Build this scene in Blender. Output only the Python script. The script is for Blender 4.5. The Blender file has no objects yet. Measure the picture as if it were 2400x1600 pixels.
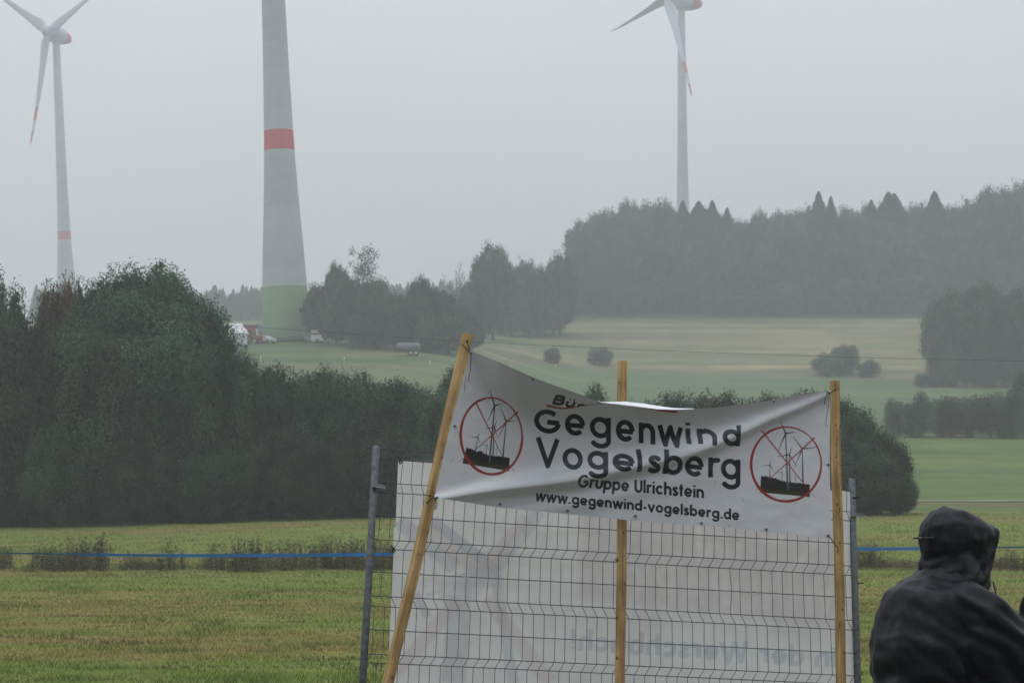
import bpy, bmesh, math, random
import numpy as np
from mathutils import Vector, Matrix, noise as mnoise
random.seed(7); RNG = np.random.default_rng(7)
C = bpy.context.scene.collection
R = math.radians
SC = bpy.context.scene

# ------------------------------------------------------------------ camera
F = 5000.0                                   # focal length in pixels of a 2400 px wide picture
PITCH = math.atan(435 / F); CP, SP = math.cos(PITCH), math.sin(PITCH)
EYE = 1.65
cam = bpy.data.cameras.new('camera'); camo = bpy.data.objects.new('camera', cam); C.objects.link(camo)
cam.sensor_width = 36; cam.lens = 36 * F / 2400; cam.clip_start = .1; cam.clip_end = 6000
camo.location = (0, 0, EYE); camo.rotation_euler = (math.pi / 2 + PITCH, 0, 0)
cam.dof.use_dof = True; cam.dof.focus_distance = 10.4; cam.dof.aperture_fstop = 15
SC.camera = camo

# ------------------------------------------------------------------ sky, sun, exposure
w = bpy.data.worlds.new('World'); SC.world = w; w.use_nodes = True
N = w.node_tree; N.nodes.clear()
def wn(t, **k):
    n = N.nodes.new(t)
    for a, b in k.items(): setattr(n, a, b)
    return n
sky = wn('ShaderNodeTexSky', sky_type='NISHITA', sun_disc=False, sun_elevation=R(68), sun_rotation=R(210))
tc = wn('ShaderNodeTexCoord'); sep = wn('ShaderNodeSeparateXYZ'); ramp = wn('ShaderNodeValToRGB')
N.links.new(tc.outputs['Generated'], sep.inputs[0]); N.links.new(sep.outputs['Z'], ramp.inputs[0])
er = ramp.color_ramp; er.elements[0].position = 0; er.elements[0].color = (.445, .458, .478, 1)
er.elements[1].position = 1; er.elements[1].color = (.93, 1.0, 1.12, 1)
e = er.elements.new(.25); e.color = (.61, .62, .635, 1)
mul = wn('ShaderNodeVectorMath', operation='SCALE'); mul.inputs['Scale'].default_value = 14.2
# sky brighter overhead and ahead, dimming added low behind camera to darken camera-facing surfaces
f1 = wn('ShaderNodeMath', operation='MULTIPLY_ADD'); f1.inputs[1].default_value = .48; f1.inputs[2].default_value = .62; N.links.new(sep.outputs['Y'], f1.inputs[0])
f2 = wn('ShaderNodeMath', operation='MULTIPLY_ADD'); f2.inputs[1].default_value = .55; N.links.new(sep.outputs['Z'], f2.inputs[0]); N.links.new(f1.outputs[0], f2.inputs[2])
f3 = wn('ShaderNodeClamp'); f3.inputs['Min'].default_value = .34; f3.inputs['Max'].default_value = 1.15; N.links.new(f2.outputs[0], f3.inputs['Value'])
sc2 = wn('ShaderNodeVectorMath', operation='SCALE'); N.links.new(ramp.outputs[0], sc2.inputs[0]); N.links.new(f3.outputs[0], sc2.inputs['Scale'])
cn = wn('ShaderNodeTexNoise'); cn.inputs['Scale'].default_value = 3.5; cn.inputs['Detail'].default_value = 4; N.links.new(tc.outputs['Generated'], cn.inputs['Vector'])
cm = wn('ShaderNodeMapRange'); cm.inputs['From Min'].default_value = .3; cm.inputs['From Max'].default_value = .7; cm.inputs['To Min'].default_value = .94; cm.inputs['To Max'].default_value = 1.08; N.links.new(cn.outputs['Fac'], cm.inputs[0])
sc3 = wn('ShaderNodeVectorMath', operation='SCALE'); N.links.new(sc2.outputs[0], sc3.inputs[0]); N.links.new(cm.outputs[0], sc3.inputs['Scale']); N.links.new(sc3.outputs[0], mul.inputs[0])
mix = wn('ShaderNodeMixRGB'); mix.inputs[0].default_value = .93
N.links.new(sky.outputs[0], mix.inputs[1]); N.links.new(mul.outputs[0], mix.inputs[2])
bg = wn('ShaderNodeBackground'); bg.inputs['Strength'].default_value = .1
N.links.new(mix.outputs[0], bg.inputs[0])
wo = wn('ShaderNodeOutputWorld'); N.links.new(bg.outputs[0], wo.inputs[0])
sun = bpy.data.lights.new('sun', 'SUN'); sun.energy = .6; sun.angle = R(25); sun.color = (1, .99, .97)
suno = bpy.data.objects.new('sun', sun); C.objects.link(suno); suno.rotation_euler = (R(22), 0, R(-30))
vs = SC.view_settings; vs.view_transform = 'Standard'; vs.look = 'None'; vs.exposure = 0; vs.gamma = 1
SC.cycles.volume_bounces = 2; SC.cycles.max_bounces = 6; SC.cycles.diffuse_bounces = 3
SC.cycles.transparent_max_bounces = 8; SC.cycles.sample_clamp_indirect = 4

# ------------------------------------------------------------------ geometry of the place
def W(px, py, Y):
    """the point of the world at horizontal distance Y seen in direction px, py"""
    a = (px - 1200) / F; b = -(py - 800) / F
    d = np.array([a, CP - b * SP, SP + b * CP]); d = d * (Y / d[1])
    return np.array([d[0], d[1], d[2] + EYE])
def WA(px, py, Y):
    a = (px - 1200) / F; b = -(py - 800) / F
    dy = CP - b * SP; dz = SP + b * CP
    return np.stack([a * Y / dy, Y + 0 * dy, dz * Y / dy + EYE], -1)
def proj(x, y, z):
    z = z - EYE; yy = y * CP + z * SP; zz = -y * SP + z * CP
    return 1200 + F * x / yy, 800 - F * zz / yy
PR = [(0, None, 0), (14, None, .0), (22, 1600), (40, 1420), (60, 1335), (80, 1265), (100, 1212), (125, 1196), (150, 1176), (230, 1025), (300, 962), (380, 892), (430, 818), (485, 745), (560, 665), (640, 640), (790, 640), (1100, 700), (2200, 1000)]
PM = [(0, None, 0), (14, None, .0), (22, 1600), (40, 1420), (60, 1335), (80, 1270), (100, 1215), (140, 1150), (200, 1000), (260, 893), (300, 850), (335, 806), (355, 792), (420, 782), (520, 762), (600, 752), (700, 768), (790, 760), (1100, 840), (2200, 1050)]
def prof(P):
    d = np.array([p[0] for p in P], float); z = np.array([p[2] if p[1] is None else W(1200, p[1], p[0])[2] for p in P])
    z[2] = min(z[2], .05)
    # smooth cubic through the table
    t = np.linspace(0, 2200, 2201); zz = np.interp(t, d, z)
    k = np.ones(9) / 9; zs = np.convolve(np.pad(zz, 4, 'edge'), k, 'valid')
    return t, zs
TR, TM = prof(PR), prof(PM)
def vnoise(x, y, seed=0):
    x = np.asarray(x, float); y = np.asarray(y, float)
    xi = np.floor(x).astype(np.int64); yi = np.floor(y).astype(np.int64); fx = x - xi; fy = y - yi
    def h(a, b):
        v = (a * 374761393 + b * 668265263 + seed * 974634777) & 0xffffffff
        v = ((v ^ (v >> 13)) * 1274126177) & 0xffffffff
        return ((v ^ (v >> 16)) & 0xffff) / 65535.
    fx = fx * fx * (3 - 2 * fx); fy = fy * fy * (3 - 2 * fy)
    return (h(xi, yi) * (1 - fx) + h(xi + 1, yi) * fx) * (1 - fy) + (h(xi, yi + 1) * (1 - fx) + h(xi + 1, yi + 1) * fx) * fy
def fbm(x, y, o=4, seed=0):
    s = 0; a = .5; t = 0
    for i in range(o):
        s = s + a * vnoise(x * 2 ** i, y * 2 ** i, seed + i); t += a; a *= .55
    return s / t
def H(x, y):
    x = np.asarray(x, float); y = np.asarray(y, float); yy = np.maximum(y, 0)
    u = x / np.maximum(yy, 25) * F + 1200
    k = np.clip((u - 950) / 500, 0, 1); k = k * k * (3 - 2 * k)
    z = np.interp(yy, *TM) * (1 - k) + np.interp(yy, *TR) * k
    # the near field slopes a little: left side lower
    z = z - np.clip((yy - 60) / 40, 0, 1) * np.clip((1000 - u) / 1000, -.2, 1.3) * .55 * np.clip((200 - yy) / 80, 0, 1)
    z = z + (fbm(x / 9, y / 9, 3) - .5) * .22 * np.clip(yy / 40, 0, 1)
    return z
def ground_at(px, py, lo=20, hi=1500):
    Y = np.linspace(lo, hi, 3000); p = WA(np.full_like(Y, px), np.full_like(Y, py), Y)
    below = np.nonzero(H(p[:, 0], p[:, 1]) >= p[:, 2])[0]
    return float(Y[below[0]]) if len(below) else hi

# ------------------------------------------------------------------ materials
def mat(name, col, rough=.8, spec=.3, metal=0, noise=None, bump=None, sheen=0):
    """principled, with a procedural blotch (scale, contrast, stretch) and bump (scale, strength)"""
    m = bpy.data.materials.new(name); m.use_nodes = True; t = m.node_tree; b = t.nodes['Principled BSDF']
    b.inputs['Roughness'].default_value = rough; b.inputs['Specular IOR Level'].default_value = spec; b.inputs['Metallic'].default_value = metal
    b.inputs['Base Color'].default_value = (*col, 1)
    tc = t.nodes.new('ShaderNodeTexCoord'); mp = t.nodes.new('ShaderNodeMapping'); t.links.new(tc.outputs['Object'], mp.inputs[0])
    if noise:
        sc, con = noise[0], noise[1]
        if len(noise) > 2: mp.inputs['Scale'].default_value = noise[2]
        n = t.nodes.new('ShaderNodeTexNoise'); n.inputs['Scale'].default_value = sc; n.inputs['Detail'].default_value = 5
        t.links.new(mp.outputs[0], n.inputs['Vector'])
        r = t.nodes.new('ShaderNodeValToRGB'); r.color_ramp.elements[0].position = .3; r.color_ramp.elements[1].position = .7
        r.color_ramp.elements[0].color = (*[c * (1 - con) for c in col], 1); r.color_ramp.elements[1].color = (*[min(1, c * (1 + con)) for c in col], 1)
        t.links.new(n.outputs['Fac'], r.inputs[0]); t.links.new(r.outputs[0], b.inputs['Base Color'])
    if bump:
        n = t.nodes.new('ShaderNodeTexNoise'); n.inputs['Scale'].default_value = bump[0]; n.inputs['Detail'].default_value = 4
        t.links.new(mp.outputs[0], n.inputs['Vector'])
        bp = t.nodes.new('ShaderNodeBump'); bp.inputs['Strength'].default_value = bump[1]; bp.inputs['Distance'].default_value = bump[2] if len(bump) > 2 else .01
        t.links.new(n.outputs['Fac'], bp.inputs['Height']); t.links.new(bp.outputs[0], b.inputs['Normal'])
    return m
def vcmat(name, rough=.8, spec=.2, bump=None, tint=None, rnd=0, trans=0):
    """principled with the mesh's own colour attribute (print on cloth, leaf colours)"""
    m = bpy.data.materials.new(name); m.use_nodes = True; t = m.node_tree; b = t.nodes['Principled BSDF']
    b.inputs['Roughness'].default_value = rough; b.inputs['Specular IOR Level'].default_value = spec
    a = t.nodes.new('ShaderNodeAttribute'); a.attribute_name = 'col'; out = a.outputs['Color']
    if rnd:
        oi = t.nodes.new('ShaderNodeObjectInfo'); r = t.nodes.new('ShaderNodeValToRGB')
        r.color_ramp.elements[0].color = (.62 + rnd, .64, .58, 1); r.color_ramp.elements[1].color = (1.28, 1.58, 1.5, 1)
        e = r.color_ramp.elements.new(.5); e.color = (1.02, 1.02, .95, 1)
        mx = t.nodes.new('ShaderNodeMixRGB'); mx.blend_type = 'MULTIPLY'; mx.inputs[0].default_value = 1
        t.links.new(oi.outputs['Random'], r.inputs[0]); t.links.new(out, mx.inputs[1]); t.links.new(r.outputs[0], mx.inputs[2]); out = mx.outputs[0]
    t.links.new(out, b.inputs['Base Color'])
    if trans:
        tr = t.nodes.new('ShaderNodeBsdfTranslucent'); t.links.new(out, tr.inputs[0]); ms = t.nodes.new('ShaderNodeMixShader'); ms.inputs[0].default_value = trans
        t.links.new(b.outputs[0], ms.inputs[1]); t.links.new(tr.outputs[0], ms.inputs[2]); t.links.new(ms.outputs[0], t.nodes['Material Output'].inputs[0])
    if bump:
        tc = t.nodes.new('ShaderNodeTexCoord'); n = t.nodes.new('ShaderNodeTexNoise'); n.inputs['Scale'].default_value = bump[0]
        t.links.new(tc.outputs['Object'], n.inputs['Vector']); bp = t.nodes.new('ShaderNodeBump'); bp.inputs['Strength'].default_value = bump[1]; bp.inputs['Distance'].default_value = .01
        t.links.new(n.outputs['Fac'], bp.inputs['Height']); t.links.new(bp.outputs[0], b.inputs['Normal'])
    return m

# ------------------------------------------------------------------ mesh and object helpers
def meshnp(name, v, f, m=None, smooth=False, col=None):
    """v (n,3), f (k,3|4) arrays -> mesh"""
    v = np.ascontiguousarray(v, np.float32); f = np.ascontiguousarray(f, np.int32); me = bpy.data.meshes.new(name)
    me.vertices.add(len(v)); me.vertices.foreach_set('co', v.ravel()); k = f.shape[1]
    me.loops.add(f.size); me.loops.foreach_set('vertex_index', f.ravel())
    me.polygons.add(len(f)); me.polygons.foreach_set('loop_start', np.arange(0, f.size, k, dtype=np.int32))
    try: me.polygons.foreach_set('loop_total', np.full(len(f), k, np.int32))
    except Exception: pass
    if smooth: me.polygons.foreach_set('use_smooth', np.ones(len(f), bool))
    me.update(calc_edges=True)
    if col is not None:
        a = me.attributes.new('col', 'FLOAT_COLOR', 'POINT'); c = np.ones((len(v), 4), np.float32); c[:, :3] = col
        a.data.foreach_set('color', c.ravel())
    if m: me.materials.append(m)
    me.validate(); return me
def link(name, me, parent=None, loc=None):
    o = bpy.data.objects.new(name, me); C.objects.link(o)
    if parent: o.parent = parent
    if loc is not None: o.location = loc
    return o
def tag(o, label=None, cat=None, group=None, kind=None):
    if label: o['label'] = label
    if cat: o['category'] = cat
    if group: o['group'] = group
    if kind: o['kind'] = kind
    return o
def empty(name, loc, rz=0, **k):
    o = bpy.data.objects.new(name, None); C.objects.link(o); o.location = loc; o.rotation_euler = (0, 0, rz); o.empty_display_size = .2
    return tag(o, **k)
def copy_tree(o, parent=None):
    c = o.copy(); C.objects.link(c); c.parent = parent
    for ch in list(o.children): copy_tree(ch, c)
    return c
class MB:
    def __init__(s): s.v = []; s.f = []
    def add(s, v, f):
        o = len(s.v); s.v += [tuple(map(float, p)) for p in v]; s.f += [tuple(i + o for i in q) for q in f]; return s
    def box(s, x0, x1, y0, y1, z0, z1):
        v = [(x, y, z) for z in (z0, z1) for y in (y0, y1) for x in (x0, x1)]
        return s.add(v, [(0, 2, 3, 1), (4, 5, 7, 6), (0, 1, 5, 4), (2, 6, 7, 3), (0, 4, 6, 2), (1, 3, 7, 5)])
    def tube(s, pts, r, n=6, caps=True):
        pts = [Vector(p) for p in pts]; rr = r if isinstance(r, (list, tuple)) else [r] * len(pts); vs = []; fs = []
        up = None
        for i, p in enumerate(pts):
            t = (pts[min(i + 1, len(pts) - 1)] - pts[max(i - 1, 0)]).normalized()
            if up is None: up = Vector((0, 0, 1)) if abs(t.z) < .9 else Vector((1, 0, 0))
            a = t.cross(up).normalized(); b = a.cross(t).normalized(); up = b
            vs += [p + rr[i] * (a * math.cos(2 * math.pi * k / n) + b * math.sin(2 * math.pi * k / n)) for k in range(n)]
        for i in range(len(pts) - 1):
            fs += [(i * n + k, i * n + (k + 1) % n, (i + 1) * n + (k + 1) % n, (i + 1) * n + k) for k in range(n)]
        if caps: fs += [tuple(range(n))[::-1], tuple((len(pts) - 1) * n + k for k in range(n))]
        return s.add(vs, fs)
    def lathe(s, prof, n=24, axis='z', loc=(0, 0, 0)):
        vs = []; fs = []
        for (h, r) in prof:
            for k in range(n):
                a = 2 * math.pi * k / n; q = (r * math.cos(a), r * math.sin(a), h)
                if axis == 'x': q = (h, q[0], q[1])
                if axis == 'y': q = (q[0], h, q[1])
                vs.append((q[0] + loc[0], q[1] + loc[1], q[2] + loc[2]))
        for i in range(len(prof) - 1):
            fs += [(i * n + k, i * n + (k + 1) % n, (i + 1) * n + (k + 1) % n, (i + 1) * n + k) for k in range(n)]
        fs += [tuple(range(n))[::-1], tuple((len(prof) - 1) * n + k for k in range(n))]
        return s.add(vs, fs)
    def build(s, name, m, parent=None, smooth=False, bevel=0, loc=None):
        me = bpy.data.meshes.new(name); me.from_pydata(s.v, [], s.f); me.materials.append(m)
        if smooth: me.polygons.foreach_set('use_smooth', [True] * len(me.polygons))
        me.update()
        bm = bmesh.new(); bm.from_mesh(me); bmesh.ops.recalc_face_normals(bm, faces=bm.faces)
        if bevel: bmesh.ops.bevel(bm, geom=bm.edges[:], offset=bevel, segments=2, affect='EDGES', profile=.5)
        bm.to_mesh(me); bm.free()
        return link(name, me, parent, loc)

# ================================================================== TERRAIN
def build_terrain():
    ang = np.concatenate([[-7, -5, -3.5, -2.4, -1.7], np.linspace(-1.1, -.32, 26)[:-1], np.linspace(-.32, .32, 420), np.linspace(.32, 1.1, 26)[1:], [1.7, 2.4, 3.5, 5, 7]])
    ys = np.concatenate([np.linspace(-200, 10, 24)[:-1], np.geomspace(10, 1900, 520)])
    A, Yg = np.meshgrid(ang, ys); X = np.clip(A * np.maximum(Yg, 0) + A * 60, -2200, 2200)
    Z = H(X, Yg); Z = Z + (fbm(X * 1.3, Yg * 1.3, 2, 3) - .5) * .05 * np.clip(1 - Yg / 120, 0, 1)
    v = np.stack([X, Yg, Z], -1).reshape(-1, 3); nx = len(ang); ny = len(ys)
    i = np.arange(nx * ny).reshape(ny, nx); f = np.stack([i[:-1, :-1], i[:-1, 1:], i[1:, 1:], i[1:, :-1]], -1).reshape(-1, 4)
    x, y, z = v.T; u, q = proj(x, np.maximum(y, 5), z)
    nz = fbm(x / 14, y / 3.0, 4, 5); n2 = fbm(x / 2.2, y / .8, 4, 9)
    near = np.array([.190, .225, .055]); dry = np.array([.24, .195, .068]); green = np.array([.13, .21, .05])
    k = np.clip((nz - .42) * 3.2, 0, 1)[:, None]; col = near * (1 - k) + dry * k
    k = np.clip((n2 - .52) * 3, 0, 1)[:, None]; col = col * (1 - .55 * k) + green * .75 * (.55 * k)
    # rough strip with the weeds
    s = np.exp(-((y - 61 - 2 * (nz - .5)) / 2.2) ** 2)[:, None]; col = col * (1 - .35 * s) + np.array([.11, .095, .045]) * .35 * s
    # unseen ground by the onlookers, trampled grey-brown added to cut green bounce on banner
    k = (np.clip((14.5 - y) / 3, 0, 1) * .85)[:, None]; col = col * (1 - k) + np.array([.085, .078, .072]) * k
    # meadows in the valley
    far = np.clip((y - 103) / 8, 0, 1)[:, None]; m1 = np.array([.090, .145, .058])
    yy = fbm(x / 40, y / 9, 4, 12)[:, None]; rm = (np.clip((u - 1700) / 200, 0, 1) * np.clip((245 - y) / 15, 0, 1))[:, None]; m1 = m1 * (1 - rm) + np.array([.105, .160, .046]) * rm; meadow = m1 * (.85 + .3 * yy) + np.clip(yy - .5, 0, 1) * np.array([.10, .04, .0])
    col = col * (1 - far) + meadow * far
    s = np.exp(-((y - 139) / 9.) ** 4)[:, None] * far * np.clip((u - 1900) / 100, 0, 1)[:, None]; col = col * (1 - .7 * s) + np.array([.15, .115, .055]) * .7 * s
    # pale mown stripes low on the middle meadow
    st = np.clip(1 - np.abs(q - (856 + 5 * np.sin(u / 37) + (u - 700) * .012)) / 3.0, 0, 1) * (y > 150) * (u < 1150) * (fbm(u / 60, q / 40, 2, 31) > .42)
    st += np.clip(1 - np.abs(q - (868 + 3 * np.sin(u / 61 + 1))) / 2.5, 0, 1) * (y > 150) * (u > 760) * (u < 1100) * (fbm(u / 50, q / 40, 2, 33) > .5)
    col = col + (st * .5)[:, None] * np.array([.2, .2, .14])
    mid = (np.clip((905 - q) / 10, 0, 1) * np.clip((q - 848) / 8, 0, 1) * (u < 1060) * (y > 150))[:, None] * .5; col = col * (1 - mid) + np.array([.19, .185, .095]) * mid
    # dry brown bank between the tower and the tanker
    bk = (np.exp(-(((u - 860) / 110) ** 2 + ((q - (800 + (u - 700) * .07)) / 20) ** 2)) * (y > 150))[:, None] * .75; col = col * (1 - bk) + np.array([.15, .115, .07]) * bk
    # tan hillside
    lim = np.interp(u, [1100, 1200, 1400, 1600, 1900, 2150, 2400], [840, 855, 868, 880, 888, 892, 895]) + (fbm(u / 70, u * 0, 2, 3) - .5) * 8
    tan = np.clip((lim - q) / 9, 0, 1) * np.clip((u - 1090) / 60, 0, 1) * (y > 200)
    tn = fbm(x / 60, y / 5, 4, 21)[:, None]; tc_ = np.array([.200, .180, .094]) * (.30 + 1.4 * tn)
    gg = np.clip((fbm(x / 50, y / 7, 3, 27) - .5) * 5, 0, 1)[:, None] * .6; tc_ = tc_ * (1 - gg) + np.array([.12, .155, .07]) * gg
    edge = np.exp(-((q - lim + 5) / 4) ** 2)[:, None] * .5; tc_ = tc_ * (1 - edge) + np.array([.16, .13, .11]) * edge
    tan = tan[:, None]; col = col * (1 - tan) + tc_ * tan
    mot = (fbm(x / 5, y / 2.2, 4, 71) - .5) * .75 + (fbm(x / 22, y / 5, 3, 73) - .5) * .6        # mottled growth of the far fields
    col = col * (1 + mot[:, None] * far * np.array([1.0, .8, .9]))
    wood = (np.clip((y - 478) / 8, 0, 1) * (u > 1000))[:, None]; col = col * (1 - wood) + np.array([.05, .055, .03]) * wood
    return meshnp('ground', v, f, None, True, np.clip(col, 0, 1))
gm = vcmat('grass_ground', .95, .1)
t = gm.node_tree; b = t.nodes['Principled BSDF']; tcn = t.nodes.new('ShaderNodeTexCoord')
no = t.nodes.new('ShaderNodeTexNoise'); no.inputs['Scale'].default_value = 6; no.inputs['Detail'].default_value = 8; no.inputs['Roughness'].default_value = .7
t.links.new(tcn.outputs['Object'], no.inputs['Vector'])
rp = t.nodes.new('ShaderNodeValToRGB'); rp.color_ramp.elements[0].position = .35; rp.color_ramp.elements[0].color = (.62, .62, .6, 1); rp.color_ramp.elements[1].position = .65; rp.color_ramp.elements[1].color = (1.3, 1.28, 1.2, 1)
mx = t.nodes.new('ShaderNodeMixRGB'); mx.blend_type = 'MULTIPLY'; mx.inputs[0].default_value = .8
src = b.inputs['Base Color'].links[0].from_socket
t.links.new(no.outputs['Fac'], rp.inputs[0]); t.links.new(src, mx.inputs[1]); t.links.new(rp.outputs[0], mx.inputs[2]); t.links.new(mx.outputs[0], b.inputs['Base Color'])
bp = t.nodes.new('ShaderNodeBump'); bp.inputs['Strength'].default_value = .7; bp.inputs['Distance'].default_value = .06
t.links.new(no.outputs['Fac'], bp.inputs['Height']); t.links.new(bp.outputs[0], b.inputs['Normal'])
me = build_terrain(); me.materials.append(gm); tag(link('ground', me), kind='structure')

# narrow gravel path at the foot of the far meadow
def strip(name, pts, width, m, lift=.03):
    v = []; f = []
    for i, (x, y) in enumerate(pts):
        for s_ in (-.5, .5): v.append((x, y + s_ * width, float(H(x, y + s_ * width)) + lift))
        if i: f.append((2 * i - 2, 2 * i - 1, 2 * i + 1, 2 * i))
    me = bpy.data.meshes.new(name); me.from_pydata(v, [], f); me.materials.append(m); return link(name, me)
xs = np.arange(20, 80, 1.0)
tag(strip('path', [(x, 147 + .05 * (x - 20) + .3 * math.sin(x / 5)) for x in xs], 1.3, mat('gravel', (.24, .24, .22), .9, noise=(3, .2)), .1), kind='structure')

# ------------------------------------------------------------------ grass
def blades(P, h, wd, base, lean, cols):
    """P (n,3) roots; one bent triangle pair per blade"""
    n = len(P); a = RNG.uniform(0, 2 * np.pi, n); dx = np.cos(a) * wd / 2; dy = np.sin(a) * wd / 2 * .5
    la = RNG.uniform(0, 2 * np.pi, n); lx = np.cos(la) * lean * h; ly = np.sin(la) * lean * h
    v = np.empty((n, 3, 3)); v[:, 0] = P + np.stack([-dx, -dy, np.full(n, -.01)], -1); v[:, 1] = P + np.stack([dx, dy, np.full(n, -.01)], -1)
    v[:, 2] = P + np.stack([lx, ly, h], -1)
    return v.reshape(-1, 3), np.arange(3 * n).reshape(-1, 3), np.repeat(cols, 3, 0)
def build_grass():
    n = 520000; Y = 17 * (104 / 17) ** (RNG.random(n) ** .85); u = RNG.uniform(-120, 2520, n); k = np.arange(n) > 420000; u = np.where(k, np.where(RNG.random(n) < .5, RNG.uniform(-1500, -120, n), RNG.uniform(2520, 3600, n)), u)
    X = (u - 1200) / F * Y; nz = fbm(X / 2.6, Y / .8, 4, 9); st = fbm(X / 14, Y / 3, 4, 5); tu = fbm(X / .9, Y / .45, 3, 40)
    h = (.012 + .026 * RNG.random(n)) * (1 + 1.5 * np.clip((tu - .55) * 5, 0, 1)); wd = .0035 + .00022 * Y
    g = np.array([.215, .265, .062]); dg = np.array([.145, .215, .05]); br = np.array([.275, .235, .080]); db = np.array([.085, .062, .030])
    k = np.clip((st - .44) * 4, 0, 1)[:, None] * (RNG.random(n)[:, None] < .75); c = g * (1 - k) + br * k
    k = (np.clip((tu - .56) * 5, 0, 1) * .9)[:, None]; c = c * (1 - k) + dg * k
    k = np.clip((fbm(X / 1.8, Y / .35, 3, 61) - .64) * 9, 0, 1)[:, None]; c = c * (1 - k) + db * k
    c = c * RNG.uniform(.75, 1.25, (n, 1))
    return blades(np.stack([X, Y, H(X, Y)], -1), h * (1 + Y / 120), wd, 0, .8, c)
v, f, c = build_grass()
leafm = vcmat('grass_blades', .8, .15)
tag(link('grass', meshnp('grass', v, f, leafm, False, c)), 'short yellow green mown grass with brown cuttings in the near field', 'grass', kind='stuff')

# ================================================================== VEGETATION
def leafcloud(centres, normals, size, cols, squash=.6):
    n = len(centres); d = normals + RNG.normal(0, .55, (n, 3)); d /= np.linalg.norm(d, axis=1)[:, None]
    r = RNG.normal(0, 1, (n, 3)); a = np.cross(d, r); a /= np.linalg.norm(a, axis=1)[:, None]; b = np.cross(d, a)
    s = (size * RNG.uniform(.6, 1.35, n))[:, None]; v = np.empty((n, 4, 3))
    v[:, 0] = centres - a * s; v[:, 1] = centres - b * s * squash + d * s * .15; v[:, 2] = centres + a * s; v[:, 3] = centres + b * s * squash + d * s * .15
    return v.reshape(-1, 3), np.arange(4 * n).reshape(-1, 4), np.repeat(cols, 4, 0)
def ball(n):
    p = RNG.normal(0, 1, (n, 3)); return p / np.linalg.norm(p, axis=1)[:, None]
def crown(nl, nleaf, leaf, lobe=(.28, .5), zc=.85, rz=.85, shoots=30, palette=0, low=True, pts=None):
    """crown of radius about 1 round (0,0,zc): leaf faces on many small lobes, gaps between, upright shoots on top"""
    ii = np.arange(nl) + .5; ph_ = ii * 2.399963; zz_ = 1 - 2 * ii / nl; d = np.stack([np.cos(ph_) * np.sqrt(1 - zz_ ** 2), np.sin(ph_) * np.sqrt(1 - zz_ ** 2), zz_], -1) + RNG.normal(0, 1.1 / math.sqrt(nl), (nl, 3)); d /= np.linalg.norm(d, axis=1)[:, None]
    rad = RNG.uniform(.68, .85, nl)[:, None]; ctr = d * rad * np.array([1, 1, rz]) + np.array([0, 0, zc]); lr = RNG.uniform(*lobe, nl)
    ctr[:, 2] = np.maximum(ctr[:, 2], lr * .3)
    pick = RNG.choice(nl, nleaf, p=lr ** 2 / (lr ** 2).sum()); q = ball(nleaf)
    rr = lr[pick][:, None] * (1 - .5 * RNG.random((nleaf, 1)) ** 1.5) * (1 + .12 * (RNG.random((nleaf, 1)) < .1)); p = ctr[pick] + q * rr
    cl = RNG.random(nl)[pick][:, None]; tn_ = .40 + 1.5 * RNG.random(nl) ** 1.3; tn = tn_[pick][:, None]
    pal = [(np.array([.031, .066, .038]), np.array([.060, .070, .040])), (np.array([.031, .078, .045]), np.array([.048, .084, .042])), (np.array([.115, .078, .034]), np.array([.066, .074, .036]))][palette]
    c = (pal[0] * (1 - cl) + pal[1] * cl) * (tn if leaf < .02 else tn * .8) * RNG.uniform(.8, 1.2, (nleaf, 1))
    k = RNG.random((nleaf, 1)) < .02; c = np.where(k, c * np.array([1.5, 1.25, 1.1]), c)
    q2 = q * .6 + d[pick] * .5; P = [p]; D = [q2]; S = [np.full(nleaf, leaf)]; K = [c]
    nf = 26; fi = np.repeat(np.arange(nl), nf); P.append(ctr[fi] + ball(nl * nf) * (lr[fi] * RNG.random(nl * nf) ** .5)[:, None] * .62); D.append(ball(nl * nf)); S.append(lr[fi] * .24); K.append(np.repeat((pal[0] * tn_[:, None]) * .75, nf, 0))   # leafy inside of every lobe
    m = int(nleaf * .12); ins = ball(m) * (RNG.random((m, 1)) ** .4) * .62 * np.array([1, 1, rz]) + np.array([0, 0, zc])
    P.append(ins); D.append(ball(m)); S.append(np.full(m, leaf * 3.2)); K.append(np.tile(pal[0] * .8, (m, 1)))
    for i in range(shoots):                                       # twigs that stand clear of the outline
        j = RNG.integers(nl)
        if ctr[j, 2] < zc * .8: continue
        b0 = ctr[j] + np.array([RNG.normal(0, .12), RNG.normal(0, .12), lr[j] * .7]); L = RNG.uniform(.04, .10); dr = np.array([RNG.normal(0, .45), RNG.normal(0, .45), 1.])
        tt = RNG.random((16, 1)); P.append(b0 + dr * tt * L + RNG.normal(0, .016, (16, 3))); D.append(ball(16)); S.append(np.full(16, leaf * .85)); K.append(np.tile(pal[0], (16, 1)) * RNG.uniform(.8, 1.4, (16, 1)))
    P = np.concatenate(P); P[:, 2] = np.maximum(P[:, 2], .01)
    return leafcloud(P, np.concatenate(D), np.concatenate(S), np.concatenate(K))
lm_bush = vcmat('bush_leaves', .6, .25, rnd=.13, trans=.25)
lm_tree = vcmat('tree_leaves', .6, .25, rnd=.12, trans=.3)
bark = mat('bark', (.07, .055, .042), .9, noise=(8, .3))
paleb = mat('grey_bark', (.16, .15, .14), .9, noise=(8, .2))
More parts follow.
